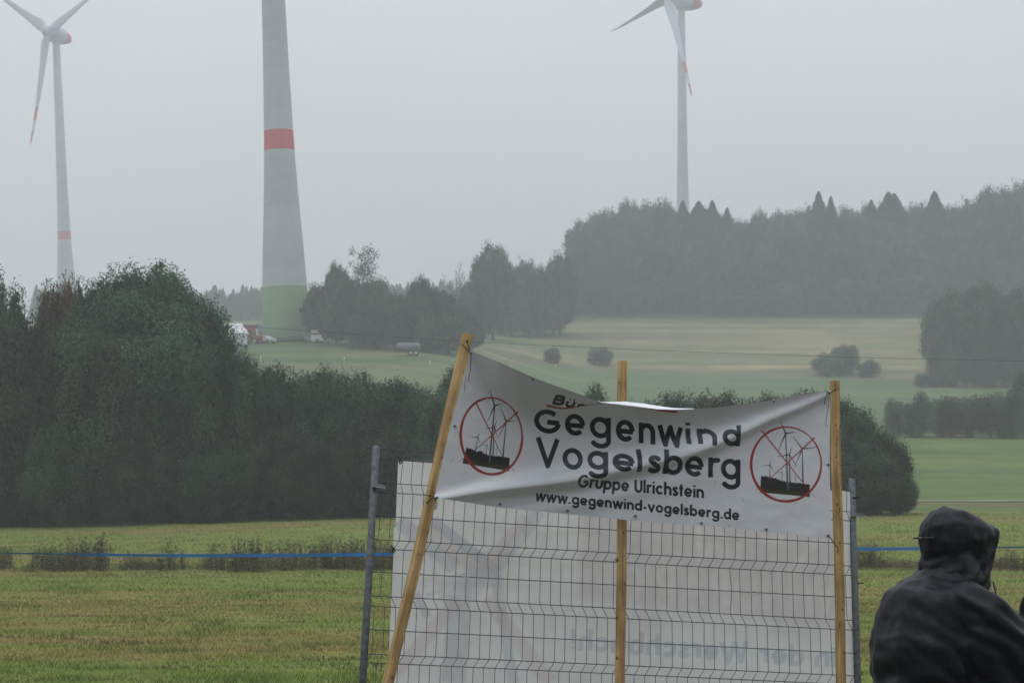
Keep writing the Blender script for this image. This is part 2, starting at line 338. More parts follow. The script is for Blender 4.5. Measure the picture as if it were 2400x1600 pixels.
def branches(root, h, r, n=6, z0=.25, spread=.6, m=bark, name='trunk', twig=0):
    mb = MB(); mb.tube([(0, 0, -.05), (.01, .01, h * .45), (-.01, .02, h)], [r, r * .7, r * .35], 7)
    for i in range(n):
        a = 2 * math.pi * (i + random.random() * .6) / n; z = h * random.uniform(z0, .9); L = spread * random.uniform(.6, 1)
        p1 = (math.cos(a) * L * .5, math.sin(a) * L * .5, z + L * .35); p2 = (math.cos(a) * L, math.sin(a) * L, z + L * .8)
        mb.tube([(0, 0, z), p1, p2], [r * .45, r * .3, r * .12], 5)
        for k in range(twig):
            q0 = Vector(p1).lerp(Vector(p2), random.uniform(-.3, 1)); dv = Vector((random.gauss(0, .35), random.gauss(0, .35), random.uniform(.25, .8))) * L * .55
            mb.tube([q0, q0 + dv * .5 + Vector((0, 0, .02)), q0 + dv], [r * .16, r * .11, r * .05], 4)
            for kk in range(3):
                q1 = q0 + dv * random.uniform(.3, 1); d2 = Vector((random.gauss(0, .3), random.gauss(0, .3), random.uniform(.15, .5))) * L * .3
                mb.tube([q1, q1 + d2], [r * .07, r * .03], 3)
    return mb.build(name, m, root, True)
PROTO = {}
def proto(kind, name, **k):
    root = bpy.data.objects.new(name, None)
    C.objects.link(root); PROTO[kind] = [root, False]
    if k.pop('spruce', False):
        m = 26000; z = 1 - RNG.random(m) ** 1.15 * .96; a = RNG.uniform(0, 2 * np.pi, m); nb = 5 + k['nw'] % 3
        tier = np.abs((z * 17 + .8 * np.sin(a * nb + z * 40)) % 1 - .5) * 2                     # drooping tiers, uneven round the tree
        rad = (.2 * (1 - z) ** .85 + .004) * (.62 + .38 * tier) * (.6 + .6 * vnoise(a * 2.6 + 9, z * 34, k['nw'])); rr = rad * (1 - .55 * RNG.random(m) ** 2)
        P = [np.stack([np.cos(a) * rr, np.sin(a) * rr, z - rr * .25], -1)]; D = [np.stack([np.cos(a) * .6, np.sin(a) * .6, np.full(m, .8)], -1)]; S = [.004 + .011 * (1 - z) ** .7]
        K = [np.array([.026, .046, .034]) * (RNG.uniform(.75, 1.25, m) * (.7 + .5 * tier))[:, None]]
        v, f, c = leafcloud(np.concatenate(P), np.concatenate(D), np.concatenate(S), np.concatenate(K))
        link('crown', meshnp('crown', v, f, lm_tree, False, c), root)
        MB().tube([(0, 0, -.02), (0, 0, .97)], [.014, .002], 6).build('trunk', bark, root, True)
    else:
        tr = k.pop('trunk'); v, f, c = crown(**k)
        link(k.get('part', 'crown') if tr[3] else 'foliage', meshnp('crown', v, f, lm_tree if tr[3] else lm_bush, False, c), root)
        branches(root, tr[0], tr[1], tr[2], name='trunk' if tr[3] else 'stem')
    return root
for i in range(4):
    proto('bush%d' % i, 'bush', nl=120, nleaf=38000, leaf=.0165, lobe=(.13, .30), zc=.8, rz=.85, shoots=50, palette=(0, 1, 0, 2)[i], trunk=(.9, .03, 6, False))
for i in range(2):
    proto('shrub%d' % i, 'bush', nl=20, nleaf=14000, leaf=.028, lobe=(.22, .46), zc=.75, rz=.75, shoots=25, palette=(0, 1)[i], trunk=(.9, .03, 6, False))
proto('big0', 'broadleaf_tree', nl=330, nleaf=100000, leaf=.0115, lobe=(.09, .20), zc=1.05, rz=1.0, shoots=110, palette=1, trunk=(1.2, .045, 7, True))
for i in range(3):
    proto('tree%d' % i, 'broadleaf_tree', nl=150, nleaf=16000, leaf=.024, lobe=(.13, .27), zc=1.05, rz=1.0, shoots=30, palette=(1, 0, 1)[i], trunk=(1.5, .06, 7, True))
for i in range(2): proto('spruce%d' % i, 'spruce_tree', spruce=True, nw=(58, 48)[i])
def plant(kind, px, top, Y, half=None, label='', cat='bush', group=None, base=None, extra=1.0, name=None):
    """stand a plant on the ground at distance Y so that it reaches height `top` and spans 2*half (picture-scale metres)"""
    p = W(px, top, Y); z0 = float(H(p[0], Y)) if base is None else base; h = max(p[2] - z0, .3)
    root, used = PROTO[kind]
    unit = {'b': 1.58, 't': 2.0, 's': 1.0 if kind[1] == 'p' else 1.52}[kind[0]] if kind != 'big0' else 1.96
    if kind[:2] == 'sp': sx = h * (half * Y / F / (.19 * h) if half else 1)
    else: sx = (half * Y / F) / 1.02 if half else h / unit
    if used: o = copy_tree(root)
    else: o = root; PROTO[kind][1] = True
    if name: o.name = name
    o.location = (p[0], Y, z0 - .05); o.scale = (sx, sx * extra, h / unit); o.rotation_euler = (0, 0, random.uniform(0, 6.28))
    tag(o, label, cat, group); return o
S_ = 1 / .98
# tall dome and hedge thicket on the left and behind the banner (front row last)
plant('big0', 336 * S_, 620, 113, 250 * S_, 'large rounded dark green tree whose leafy dome rises highest above the left thicket', 'tree')
T = [
 ('bush1', -12, 648, 108, 115, 'tall dark bush cut by the left picture edge beside the orange tinged one'),
 ('bush3', 150, 660, 115, 100, 'orange brown tinged bush left of the large rounded tree, in front of the distant turbine'),
 ('bush1', -170, 640, 112, 150, None),
 ('bush0', 55, 745, 104, 145, None), ('bush2', 210, 775, 103, 150, None), ('bush1', 395, 770, 105, 160, None), ('bush0', 505, 800, 103, 90, None),
 ('bush1', 575, 838, 104, 70, None), ('bush0', 640, 850, 106, 95, None), ('bush2', 735, 853, 105, 95, None), ('bush1', 820, 872, 106, 85, None), ('bush0', 905, 884, 105, 85, None), ('bush2', 985, 905, 104, 80, None),
 ('bush1', 1045, 862, 120, 75, 'rounded green bush just left of the leaning wooden post, set behind the hedge'),
 ('bush1', 1140, 905, 118, 80, None), ('bush0', 1250, 925, 112, 80, None), ('bush1', 1366, 895, 110, 52, 'small bush tip showing above the sagging banner left of the middle wooden post'),
 ('bush0', 1470, 930, 110, 95, None), ('bush1', 1548, 915, 116, 90, None), ('bush0', 1640, 908, 115, 95, None), ('bush2', 1755, 912, 117, 95, None), ('bush0', 1860, 905, 110, 80, None),
 ('bush1', 1945, 932, 106, 100, 'dark bush rising directly behind the right wooden post'), ('bush0', 2020, 995, 103, 80, 'dark green bush forming the right end of the thicket above the hooded person'), ('bush2', 1960, 1040, 101, 110, None),
]
for i, (k, x, y, Y, hw, lab) in enumerate(T):
    plant(k, x * S_, y * S_, Y, hw * (1.0 if lab else 1.3) * S_, lab or 'dark olive green bush, one of many merging in the hedge below the meadow', 'bush', None if lab else 'bushes merging in the dark hedge')
for i in range(12):
    x = -70 + i * 98; y = 900 + 40 * math.sin(i * 1.7) + (20 if i > 6 else 0)
    plant('bush%d' % (i % 4 if i % 4 != 3 else 0), x * S_, y * S_, 104 + i % 3, 125 * S_, 'dark olive green bush, one of many merging in the hedge below the meadow', 'bush', 'bushes merging in the dark hedge')
for i in range(24):
    x = -60 + i * 92; y = 1000 + 30 * math.sin(i * 2.3) 
    if x > 1990: break
    plant('bush%d' % ((i * 2 + 1) % 3), x * S_, y * S_, 101.5 + (i % 2) * 1.3, 105 * S_, 'dark olive green bush, one of many merging in the hedge below the meadow', 'bush', 'bushes merging in the dark hedge')
for i, (x, y, Y) in enumerate([(-330, 650, 110), (-520, 700, 108), (-700, 760, 107), (-260, 860, 103), (-430, 880, 103), (-620, 900, 103)]):
    plant('bush%d' % (i % 3), x * S_, y * S_, Y, 170 * S_, 'dark olive green bush, one of many merging in the hedge below the meadow', 'bush', 'bushes merging in the dark hedge')
plant('bush0', 2065 * S_, 1085 * S_, 101, 48 * S_, 'low rounded bush at the far right foot of the thicket beside the path', 'bush')

# hedge trees round the foot of the middle turbine
def tt(k, x, top, base, hw, lab, g=None, cat='tree', Y=None):
    Y = Y or ground_at(x * S_, base * S_, 150); return plant(k, x * S_, top * S_, Y, hw * S_, lab, cat, g)
G1 = 'hazy trees in the hedge right of the tall tower'; L1 = 'blue green broadleaf tree in the hazy hedge right of the tall turbine tower'
for (k, x, t_, b_, h_) in [('tree1', 735, 650, 787, 48), ('tree0', 815, 640, 795, 55), ('tree1', 862, 634, 798, 52), ('tree2', 912, 672, 802, 55), ('tree1', 1010, 662, 806, 55), ('tree0', 1055, 705, 806, 52), ('tree2', 950, 690, 806, 55), ('tree0', 870, 695, 802, 60), ('tree1', 775, 680, 792, 55), ('tree1', 1030, 720, 812, 60), ('tree0', 985, 720, 810, 55), ('tree2', 835, 720, 800, 50)]:
    tt(k, x, t_, b_, h_, L1, G1)
tt('tree1', 775, 601, 788, 38, 'narrow dark tree standing highest beside the tall tower, left of the sparse topped tree')
tt('tree0', 968, 634, 803, 46, 'dark round topped tree in the hedge above the grey tanker')
tt('tree1', 1080, 735, 806, 38, 'dark low tree at the right end of the hedge where the tan hillside begins')
# sparse topped tree
sp = bpy.data.objects.new('sparse_tree', None); C.objects.link(sp); branches(sp, 1.6, .03, 8, .6, .55, bark, twig=2)
P = []; 
for i in range(46):
    a = random.uniform(0, 6.28); rr = random.uniform(.15, .55); z = random.uniform(1.45, 2.2); 
    P.append(RNG.normal(0, .065, (26, 3)) + np.array([rr * math.cos(a), rr * math.sin(a), z - rr * .25]))
P = np.concatenate(P); v, f, c = leafcloud(P, ball(len(P)), np.full(len(P), .03), np.tile([.05, .07, .035], (len(P), 1)) * RNG.uniform(.7, 1.3, (len(P), 1)))
link('crown', meshnp('crown', v, f, lm_tree, False, c), sp)
Y = 352; p = W(835 * S_, 562 * S_, Y); z0 = float(H(p[0], Y)); sp.location = (p[0], Y, z0); sp.scale = ((36 * S_ * Y / F) / .6,) * 2 + ((p[2] - z0) / 2.22,)
tag(sp, 'tall thin tree with sparse open leaf tufts on a bare stem above the hedge', 'tree')
# bare tree
bt = bpy.data.objects.new('bare_tree', None); C.objects.link(bt); branches(bt, 1.9, .05, 15, .35, .7, paleb, twig=7)
Y = 425; p = W(1048 * S_, 580 * S_, Y); z0 = float(H(p[0], Y)); bt.location = (p[0], Y, z0); bt.scale = ((32 * S_ * Y / F) / .75,) * 2 + ((p[2] - z0) / 2.4,)
tag(bt, 'bare leafless grey tree between the hedge and the rounded tree on the slope', 'tree')
tt('tree0', 1132, 558, 780, 62, 'dense round topped green tree right of the bare tree, taller than the shrubs beside it', Y=425)
tt('tree1', 1095, 640, 785, 55, 'lower blue green tree in front of the bare tree', Y=405)
for (x, t_, h_) in [(1175, 630, 55), (1205, 596, 48), (1245, 610, 50), (1285, 580, 50), (1160, 690, 60), (1215, 670, 60), (1270, 655, 60)]:
    tt('tree%d' % (x % 3), x, t_, 770, h_ * .9, 'pale hazy broadleaf tree on the slope between the round tree and the wooded ridge', 'hazy trees on the middle slope', Y=440 + (x % 17))
# far spruces seen faintly left and right of the tall tower
for (a, b, top, n) in [(470, 604, 652, 17), (886, 1040, 640, 19), (80, 215, 650, 13), (700, 790, 655, 8)]:
    for i in range(n):
        x = a + (b - a) * (i + random.random() * .7) / n
        plant('spruce%d' % (i % 2), x * S_, (top + 8 + random.uniform(-8, 16)) * S_, 720 + random.uniform(0, 40), 27 * S_, 'faint distant spruce in the far plantation fading into the haze', 'tree', 'faint distant spruces on the horizon')
for (a, b, top, n) in [(440, 620, 668, 9), (860, 1060, 658, 9), (700, 860, 672, 6)]:
    for i in range(n):
        x = a + (b - a) * (i + .5) / n
        plant('tree%d' % (i % 3), x * S_, (top + random.uniform(-4, 8)) * S_, 650 + random.uniform(0, 30), 15 * S_, 'faint broadleaf tree at the edge of the far plantation', 'tree', 'faint far trees under the distant spruces')
# wooded ridge on the right
rx = [1290, 1305, 1340, 1390, 1440, 1500, 1550, 1620, 1700, 1800, 1870, 1960, 2020, 2100, 2200, 2250, 2300, 2420]
ry = [570, 520, 513, 482, 470, 464, 482, 488, 498, 482, 478, 474, 480, 478, 462, 445, 430, 428]
GR = 'broadleaf trees massed on the wooded ridge'; LR = 'grey green broadleaf tree in the hazy wood covering the right hand ridge'
n = 0
for row, (Y0, dy, step, hw) in enumerate([(565, 0, 38, 46), (540, 24, 42, 50), (518, 60, 44, 50), (503, 108, 46, 50), (494, 160, 46, 46)]):
    x = 1340 if row < 3 else 1215 + row * 12
    while x < 2420:
        top = np.interp(x, rx, ry) + dy + random.uniform(-10, 20 if row else 14)
        if x < 1310: top = max(top, 640)
        if row or True: plant('tree%d' % (n % 3), x * S_, (top - (6 if row == 0 else 0)) * S_, Y0 + random.uniform(-4, 4), hw * random.uniform(.85, 1.15) * S_, LR, 'tree', GR)
        x += step * random.uniform(.8, 1.2); n += 1
for x, top, lab in [(1568, 455, 'spruce tip on the ridge just right of the right hand turbine tower base'), (1605, 452, 'stout dark spruce on the ridge, first to stand clear right of the turbine tower'), (1636, 455, 'slender spruce beside the stout one, right of the turbine tower on the ridge'), (1670, 474, 'small thin spruce tip at the low dip of the ridge'),
    (1880, 434, 'tall pointed spruce above the middle of the wooded ridge'), (1908, 445, 'broader spruce tip close right of the tall pointed one on the ridge'), (2001, 449, 'narrow isolated spruce left of the twin spruces on the ridge'), (2040, 436, 'left one of twin tall spruces on the ridge'), (2053, 434, 'right one of twin tall spruces on the ridge'), (2146, 437, 'lone rounded spruce tip furthest right on the ridge')]:
    plant('spruce%d' % (int(x) % 2), x * S_, (top + (5, 10, 2, 13)[int(x) % 4]) * S_, 552, (random.uniform(52, 78) if x not in (1605, 2053, 2040, 2146) else random.uniform(80, 105)) * S_, lab, 'tree')
# bushes on the tan hillside
for (k, x, t_, b_, h_, lab) in [('shrub0', 1267, 799, 834, 24, 'small round dark bush alone on the tan hillside, leftmost of the two'), ('shrub1', 1379, 797, 839, 29, 'round dark bush on the tan hillside above the middle wooden post'),
    ('shrub1', 1903, 812, 864, 36, 'bush at the left of the trio at the foot of the tan field'), ('shrub0', 1938, 793, 860, 38, 'tallest bush of the trio at the foot of the tan field'), ('shrub1', 1994, 826, 864, 30, 'low wide bush at the right of the trio at the foot of the tan field')]:
    tt(k, x, t_, b_, h_, lab, None, 'bush')
# trees and hedge at the right edge
for (k, x, t_, b_, h_, lab) in [('tree1', 2180, 668, 885, 75, 'dark hazy tree with feathery left side at the right of the tan field'), ('tree0', 2255, 648, 888, 90, 'broad dark hazy tree standing behind the right hand hedge'), ('tree1', 2345, 652, 888, 90, 'dark hazy tree cut by the right picture edge above the hedge')]:
    tt(k, x, t_, b_, h_, lab)
for (x, t_, h_) in [(2135, 855, 34), (2190, 800, 45), (2240, 800, 50), (2300, 800, 55), (2160, 760, 40), (2350, 790, 45)]:
    tt('shrub%d' % (x // 10 % 2), x, t_, 888, h_, 'dark bush filling the foot of the hazy trees at the right of the tan field', 'dark bushes under the right hand trees', 'bush')
for i, (x, t_, h_) in enumerate([(2062, 920, 40), (2110, 905, 45), (2165, 912, 48), (2220, 910, 48), (2275, 905, 48), (2330, 900, 45), (2395, 890, 60)]):
    tt('shrub%d' % (i % 2), x, t_, 1004 + (i > 3) * 2, h_, 'brownish dark bush in the hedge between the two right hand meadows', 'bushes in the right hand hedge', 'bush')
tt('shrub0', 2365, 845, 1000, 58, 'tall dark green bush at the right end of the hedge, cut by the picture edge', None, 'bush')

# weeds along the field strip
wm = vcmat('weed_stems', .85, .1)
def weed(seed, nst, spread, leaves=34):
    r = np.random.default_rng(seed); V = []; Fc = []; K = []; o = 0
    for i in range(nst):
        b0 = np.array([r.normal(0, spread), r.normal(0, spread * .7), 0]); hh = r.uniform(.45, 1.0) ; dr = np.array([r.normal(0, .13), r.normal(0, .13), 1.]) * hh; wd = .006
        q = np.array([b0 + [-wd, 0, 0], b0 + [wd, 0, 0], b0 + dr + [wd * .4, 0, 0], b0 + dr + [-wd * .4, 0, 0]]); V.append(q); Fc.append(np.arange(4) + o); o += 4; base = np.array([.125, .10, .066]) if r.random() < .65 else np.array([.085, .10, .05]); K.append(np.tile(base, (4, 1)))
        for j in range(leaves):
            t_ = r.random() ** .8; c0 = b0 + dr * t_ + r.normal(0, .03 + .045 * (1 - t_), 3); a = r.normal(0, 1, 3); a /= np.linalg.norm(a); b_ = np.cross(a, r.normal(0, 1, 3)); b_ /= np.linalg.norm(b_); s = r.uniform(.016, .042)
            V.append(np.array([c0 - a * s, c0 - b_ * s * .5, c0 + a * s, c0 + b_ * s * .5])); Fc.append(np.arange(4) + o); o += 4; K.append(np.tile(base * r.uniform(.7, 1.5), (4, 1)))
    V = np.concatenate(V); V[:, 2] = np.maximum(V[:, 2], 0)
    return meshnp('weed_clump', V, np.array(Fc), wm, False, np.concatenate(K))
WM = [weed(1, 36, .32, 34), weed(2, 22, .18, 36), weed(3, 40, .45, 26), weed(4, 9, .05, 45)]
G2 = 'dry weed clumps between the two mown fields'; L2 = 'dry brown weed clump on the strip crossing the mown field, behind the blue tape'
def weedat(x, top, k, sx, Y, lab=L2, g=G2):
    p = W(x, top, Y); z0 = float(H(p[0], Y)); o = link('weed_clump', WM[k]); h = (p[2] - z0) / 1.02; o.location = (p[0], Y, z0 - .02); o.scale = (sx, sx, h); o.rotation_euler = (0, 0, random.uniform(0, 6)); tag(o, lab, 'weeds', g)
for x, top, k, sx in [(-10, 1278, 0, .9), (8, 1270, 0, .8), (55, 1315, 2, .7), (80, 1275, 3, .8), (97, 1272, 3, 1), (110, 1278, 1, .7), (120, 1272, 3, 1), (135, 1290, 0, .8), (150, 1280, 0, .7), (165, 1268, 0, .7), (185, 1255, 0, .8), (205, 1248, 0, .8), (232, 1240, 3, 1.2), (240, 1262, 1, .9),
    (305, 1290, 1, .8), (325, 1300, 1, .6), (340, 1300, 2, .7), (365, 1296, 2, .7), (378, 1282, 3, .9), (400, 1268, 1, .8), (428, 1280, 3, .6), (485, 1298, 2, .6), (505, 1266, 1, .9), (535, 1292, 0, .8), (560, 1262, 0, .8), (580, 1254, 0, .9), (602, 1252, 0, .8), (632, 1268, 3, 1), (655, 1290, 2, .5), (668, 1262, 1, .8), (690, 1264, 1, .8), (725, 1264, 0, .7), (745, 1262, 0, .8), (766, 1256, 1, .8), (790, 1266, 0, .8), (812, 1256, 0, .8), (835, 1252, 0, .8), (858, 1256, 0, .8), (882, 1262, 0, .7), (905, 1262, 0, .7), (925, 1266, 0, .8),
    (2015, 1272, 0, .8), (2035, 1262, 1, 1), (2050, 1285, 0, .8), (2090, 1300, 2, .8), (2125, 1303, 2, .7), (2300, 1296, 2, .8), (2340, 1294, 2, .8), (2370, 1290, 0, .8), (2400, 1282, 0, .9)]:
    weedat(x, top, k, sx, 60 + random.uniform(-1.2, 1.2))
for x in list(range(130, 290, 52)) + list(range(350, 440, 44)) + list(range(490, 920, 75)) + list(range(2000, 2410, 30)):
    weedat(x, 1308 + random.uniform(-6, 6), 2, .55, 60.8 + random.uniform(-.6, .9))
for x in range(2150, 2420, 30): weedat(x, 1196 + random.uniform(-4, 4), 2, 1.2, 137, 'low dry weeds in the ditch beside the pale path', 'dry weeds beside the pale path')

# ================================================================== WIND TURBINES
conc = bpy.data.materials.new('tower_concrete'); conc.use_nodes = True
t = conc.node_tree; b = t.nodes['Principled BSDF']; b.inputs['Roughness'].default_value = .75
tcn = t.nodes.new('ShaderNodeTexCoord'); sp_ = t.nodes.new('ShaderNodeSeparateXYZ'); mr = t.nodes.new('ShaderNodeMapRange'); mr.inputs['From Max'].default_value = 120
t.links.new(tcn.outputs['Object'], sp_.inputs[0]); t.links.new(sp_.outputs['Z'], mr.inputs[0])
cr = t.nodes.new('ShaderNodeValToRGB'); cr.color_ramp.interpolation = 'CONSTANT'; t.links.new(mr.outputs[0], cr.inputs[0])
bands = [(0, (.135, .215, .135)), (1.9, (.175, .265, .155)), (4.4, (.20, .295, .17)), (6.6, (.225, .32, .185)), (8.9, (.42, .455, .48)), (12, (.40, .435, .46)), (14.6, (.435, .47, .495)), (22, (.40, .435, .465)), (26.5, (.43, .465, .495)), (31.4, (.58, .085, .10)), (34.3, (.445, .48, .51)), (45, (.42, .455, .49)), (60, (.465, .50, .535)), (82, (.49, .54, .58))]
bands = [(z, tuple(min(.66, q * 1.2) for q in c_)) if q_ < 4 or q_ > 3 else (z, c_) for q_, (z, c_) in enumerate(bands)]
for i, (z, c_) in enumerate(bands):
    el = cr.color_ramp.elements[0] if i == 0 else (cr.color_ramp.elements[1] if i == 1 else cr.color_ramp.elements.new(z / 120)); el.position = z / 120; el.color = (*c_, 1)
no = t.nodes.new('ShaderNodeTexNoise'); no.inputs['Scale'].default_value = .5; no.inputs['Detail'].default_value = 6; t.links.new(tcn.outputs['Object'], no.inputs['Vector'])
r2 = t.nodes.new('ShaderNodeValToRGB'); r2.color_ramp.elements[0].color = (.85,) * 3 + (1,); r2.color_ramp.elements[1].color = (1.12,) * 3 + (1,); t.links.new(no.outputs['Fac'], r2.inputs[0])
mx = t.nodes.new('ShaderNodeMixRGB'); mx.blend_type = 'MULTIPLY'; mx.inputs[0].default_value = 1; t.links.new(cr.outputs[0], mx.inputs[1]); t.links.new(r2.outputs[0], mx.inputs[2])
sg = t.nodes.new('ShaderNodeMath'); sg.operation = 'SNAP'; sg.inputs[1].default_value = 3.8; t.links.new(sp_.outputs['Z'], sg.inputs[0])
wnz = t.nodes.new('ShaderNodeTexWhiteNoise'); wnz.noise_dimensions = '1D'; t.links.new(sg.outputs[0], wnz.inputs['W'])
r3 = t.nodes.new('ShaderNodeMapRange'); r3.inputs['To Min'].default_value = .965; r3.inputs['To Max'].default_value = 1.03; t.links.new(wnz.outputs['Value'], r3.inputs[0])
m3 = t.nodes.new('ShaderNodeVectorMath'); m3.operation = 'SCALE'; t.links.new(mx.outputs[0], m3.inputs[0]); t.links.new(r3.outputs[0], m3.inputs['Scale'])
t.links.new(m3.outputs[0], b.inputs['Base Color'])
tw = mat('turbine_grey', (.50, .55, .60), .5, noise=(.3, .08)); redm = mat('turbine_red', (.60, .07, .07), .5, noise=(1, .08))
def blade_mesh(L):
    """blade along +z from the hub, chord along x, with the wide root and swept tip; red bands are faces of a second material"""
    st = [(0, .95, .95), (.03, .95, .95), (.06, 1.6, .8), (.10, 2.2, .6), (.16, 2.0, .45), (.25, 1.65, .34), (.4, 1.3, .26), (.55, 1.02, .2), (.66, .74, .16), (.665, .735, .16), (.78, .62, .12), (.785, .615, .12), (.88, .50, .10), (.885, .495, .10), (.95, .36, .07), (.985, .2, .05), (1, .06, .02)]
    n = 14; v = []; f = []; mi = []
    for i, (s, ch, th) in enumerate(st):
        tw_ = R(18) * (1 - s) ** 2; bend = 1.6 * s ** 3; sweep = -.9 * max(0, s - .1) + (1.2 if s > .97 else 0) * (s - .97) * 12
        for k in range(n):
            a = 2 * math.pi * k / n; x = ch * math.cos(a) + (-(ch - .95) * .35 if ch > .95 else 0); y = th * math.sin(a)
            v.append((x * math.cos(tw_) - y * math.sin(tw_) + sweep * .4, x * math.sin(tw_) + y * math.cos(tw_) + bend, s * L))
        if i:
            f += [((i - 1) * n + k, (i - 1) * n + (k + 1) % n, i * n + (k + 1) % n, i * n + k) for k in range(n)]
            mi += [1 if (st[i - 1][0] >= .664 and st[i][0] <= .781) or st[i - 1][0] >= .884 else 0] * n
    f.append(tuple(range((len(st) - 1) * n, len(st) * n))); mi.append(1)
    me = bpy.data.meshes.new('blade'); me.from_pydata(v, [], f); me.materials.append(tw); me.materials.append(redm)
    me.polygons.foreach_set('material_index', mi); me.polygons.foreach_set('use_smooth', [True] * len(mi)); me.update(); return me
TP = [(0, 3.95), (3, 3.8), (10, 3.6), (15, 3.35), (20, 3.05), (26, 2.74), (31, 2.5), (34, 2.42), (44, 2.16), (55, 1.95), (75, 1.7), (104, 1.35), (106.5, 1.3)]
def turbine(base, hub, yaw, ph, L, label, pitch=0, over=4.0, big=1.0):
    base = Vector(base); hub = Vector(hub); t_ = empty('wind_turbine', base, 0, label=label, cat='wind turbine', group='wind turbines in the haze')
    up = (hub - base); ax = up.normalized(); q = Vector((0, 0, 1)).rotation_difference(ax); k = up.length / 108
    prof_ = []
    for i in range(len(TP) - 1):
        (z0, r0), (z1, r1) = TP[i], TP[i + 1]
        for j in range(4): prof_.append((z0 + (z1 - z0) * j / 4, r0 + (r1 - r0) * j / 4))
    prof_.append(TP[-1])
    o = MB().lathe([(z * 1.0 if z < 55 else 55 + (z - 55) * ((up.length - 1.5 - 55) / 51.5), r) for z, r in prof_], 40).build('tower', conc, t_, True); o.rotation_mode = 'QUATERNION'; o.rotation_quaternion = q
    nrm = Vector((-math.sin(yaw) * math.cos(R(5)), -math.cos(yaw) * math.cos(R(5)), math.sin(R(5)))); rel = hub - base + nrm * over
    e1 = Vector((0, 0, 1)).cross(nrm).normalized(); e2 = nrm.cross(e1)
    M = Matrix((e1, e2, nrm)).transposed().to_4x4()      # local z = upwind axis
    def place(o_, off=0, rot=None):
        m_ = Matrix.Translation(rel + nrm * off) @ M
        if rot is not None: m_ = m_ @ rot
        o_.matrix_local = m_
    nac = MB().lathe([(-7.5, .3), (-7.3, .9), (-6.3, 1.5), (-4.5, 2.2), (-2.5, 2.75), (0, 3.0), (1.1, 3.0), (1.3, 2.6)], 28).build('nacelle', tw, t_, True); place(nac, 0); nac.matrix_local = Matrix.Translation(rel - nrm * over * .9) @ M @ Matrix.Scale(big, 4)
    rb = MB().lathe([(-6.3, 1.56), (-4.5, 2.26), (-3.3, 2.6)], 28).build('red_band', redm, nac, True)
    MB().tube([(0, 1.6, -5), (0, 3.9, -5)], .08, 5).build('wind_vane', tw, nac)
    hb = MB().lathe([(-2.2, 2.4), (-.8, 2.5), (.6, 2.2), (1.6, 1.5), (2.2, .7), (2.4, .1)], 28).build('hub', tw, t_, True); place(hb, 0)
    bmesh_ = blade_mesh(L)
    for i in range(3):
        a = ph + i * 2 * math.pi / 3
        d = -math.cos(a) * e2 + math.sin(a) * e1; y_ = nrm; x_ = y_.cross(d)
        o_ = link('blade', bmesh_, t_); o_.matrix_local = Matrix.Translation(rel) @ Matrix((x_, y_, d)).transposed().to_4x4() @ Matrix.Rotation(pitch, 4, 'Z')
    return t_
b1 = W(156 * S_, 744 * S_, 790); h1 = W(131, 82, 790); b2 = W(1570 * S_, 700 * S_, 790); h2 = W(1597, 2, 790)
turbine(b1, tuple(h1), R(33), R(117), 44, 'distant pale wind turbine at the far left with three blades spread above the thicket', R(-14), 4.4, 1.1)
turbine(b2, tuple(h2), R(68), R(34), 51, 'distant wind turbine behind the wooded ridge, its rotor turned sideways', R(90), 6.3, 1.25)
b3 = W(659 * S_, 789 * S_, 345); b3[2] = float(H(b3[0], 345)) - .2; top3 = W(628 * S_, 0, 345); k3 = (top3 - b3) / (top3[2] - b3[2]); h3 = b3 + k3 * 108
turbine(b3, h3, R(40), R(20), 41, 'nearest thick turbine tower with green base and one red band, leaving the frame')

# ================================================================== SMALL THINGS BELOW THE TALL TOWER
whitep = mat('white_pvc', (.80, .80, .80), .6, noise=(1, .05)); redp = mat('red_paint', (.34, .06, .055), .45, noise=(3, .15)); tyre = mat('tyre', (.025, .025, .027), .9); glass = mat('dark_glass', (.04, .05, .06), .15, .5)
greyp = mat('grey_metal', (.25, .25, .26), .5, noise=(2, .2)); wpaint = mat('white_paint', (.6, .62, .63), .4, noise=(2, .1)); bluep = mat('blue_grey_paint', (.16, .2, .25), .35); silv = mat('silver_paint', (.38, .4, .42), .35); brownp = mat('rusty_brown', (.2, .11, .08), .8, noise=(2, .3))
def onground(px, py, lo=250, hi=600, Y=None):
    Y = Y or ground_at(px, py, lo, hi); p = W(px, py, Y); return (p[0], Y, float(H(p[0], Y)))
# marquee
g = onground(557, 800, Y=333)
tn = empty('marquee_tent', g, R(8), label='white marquee tent half hidden by the left tree, left of the tall tower', cat='tent')
mb = MB(); mb.box(-2.6, 1.45, -1.9, 1.9, 0, 1.75); mb.build('wall', whitep, tn)
v_ = [(-2.8, -2.1, 1.7), (1.65, -2.1, 1.7), (1.65, 2.1, 1.7), (-2.8, 2.1, 1.7), (-1.9, 0, 3.4), (.6, 0, 3.4)]
MB().add(v_, [(0, 1, 5, 4), (1, 2, 5), (2, 3, 4, 5), (3, 0, 4), (0, 3, 2, 1)]).build('roof', whitep, tn)
MB().box(-2.83, 1.68, -2.13, 2.13, 1.45, 1.69).build('valance', wpaint, tn)
for x in (-2.6, -.5, 1.5): MB().tube([(x, -2.0, 0), (x, -2.0, 1.5)], .05, 6).build('pole', greyp, tn)
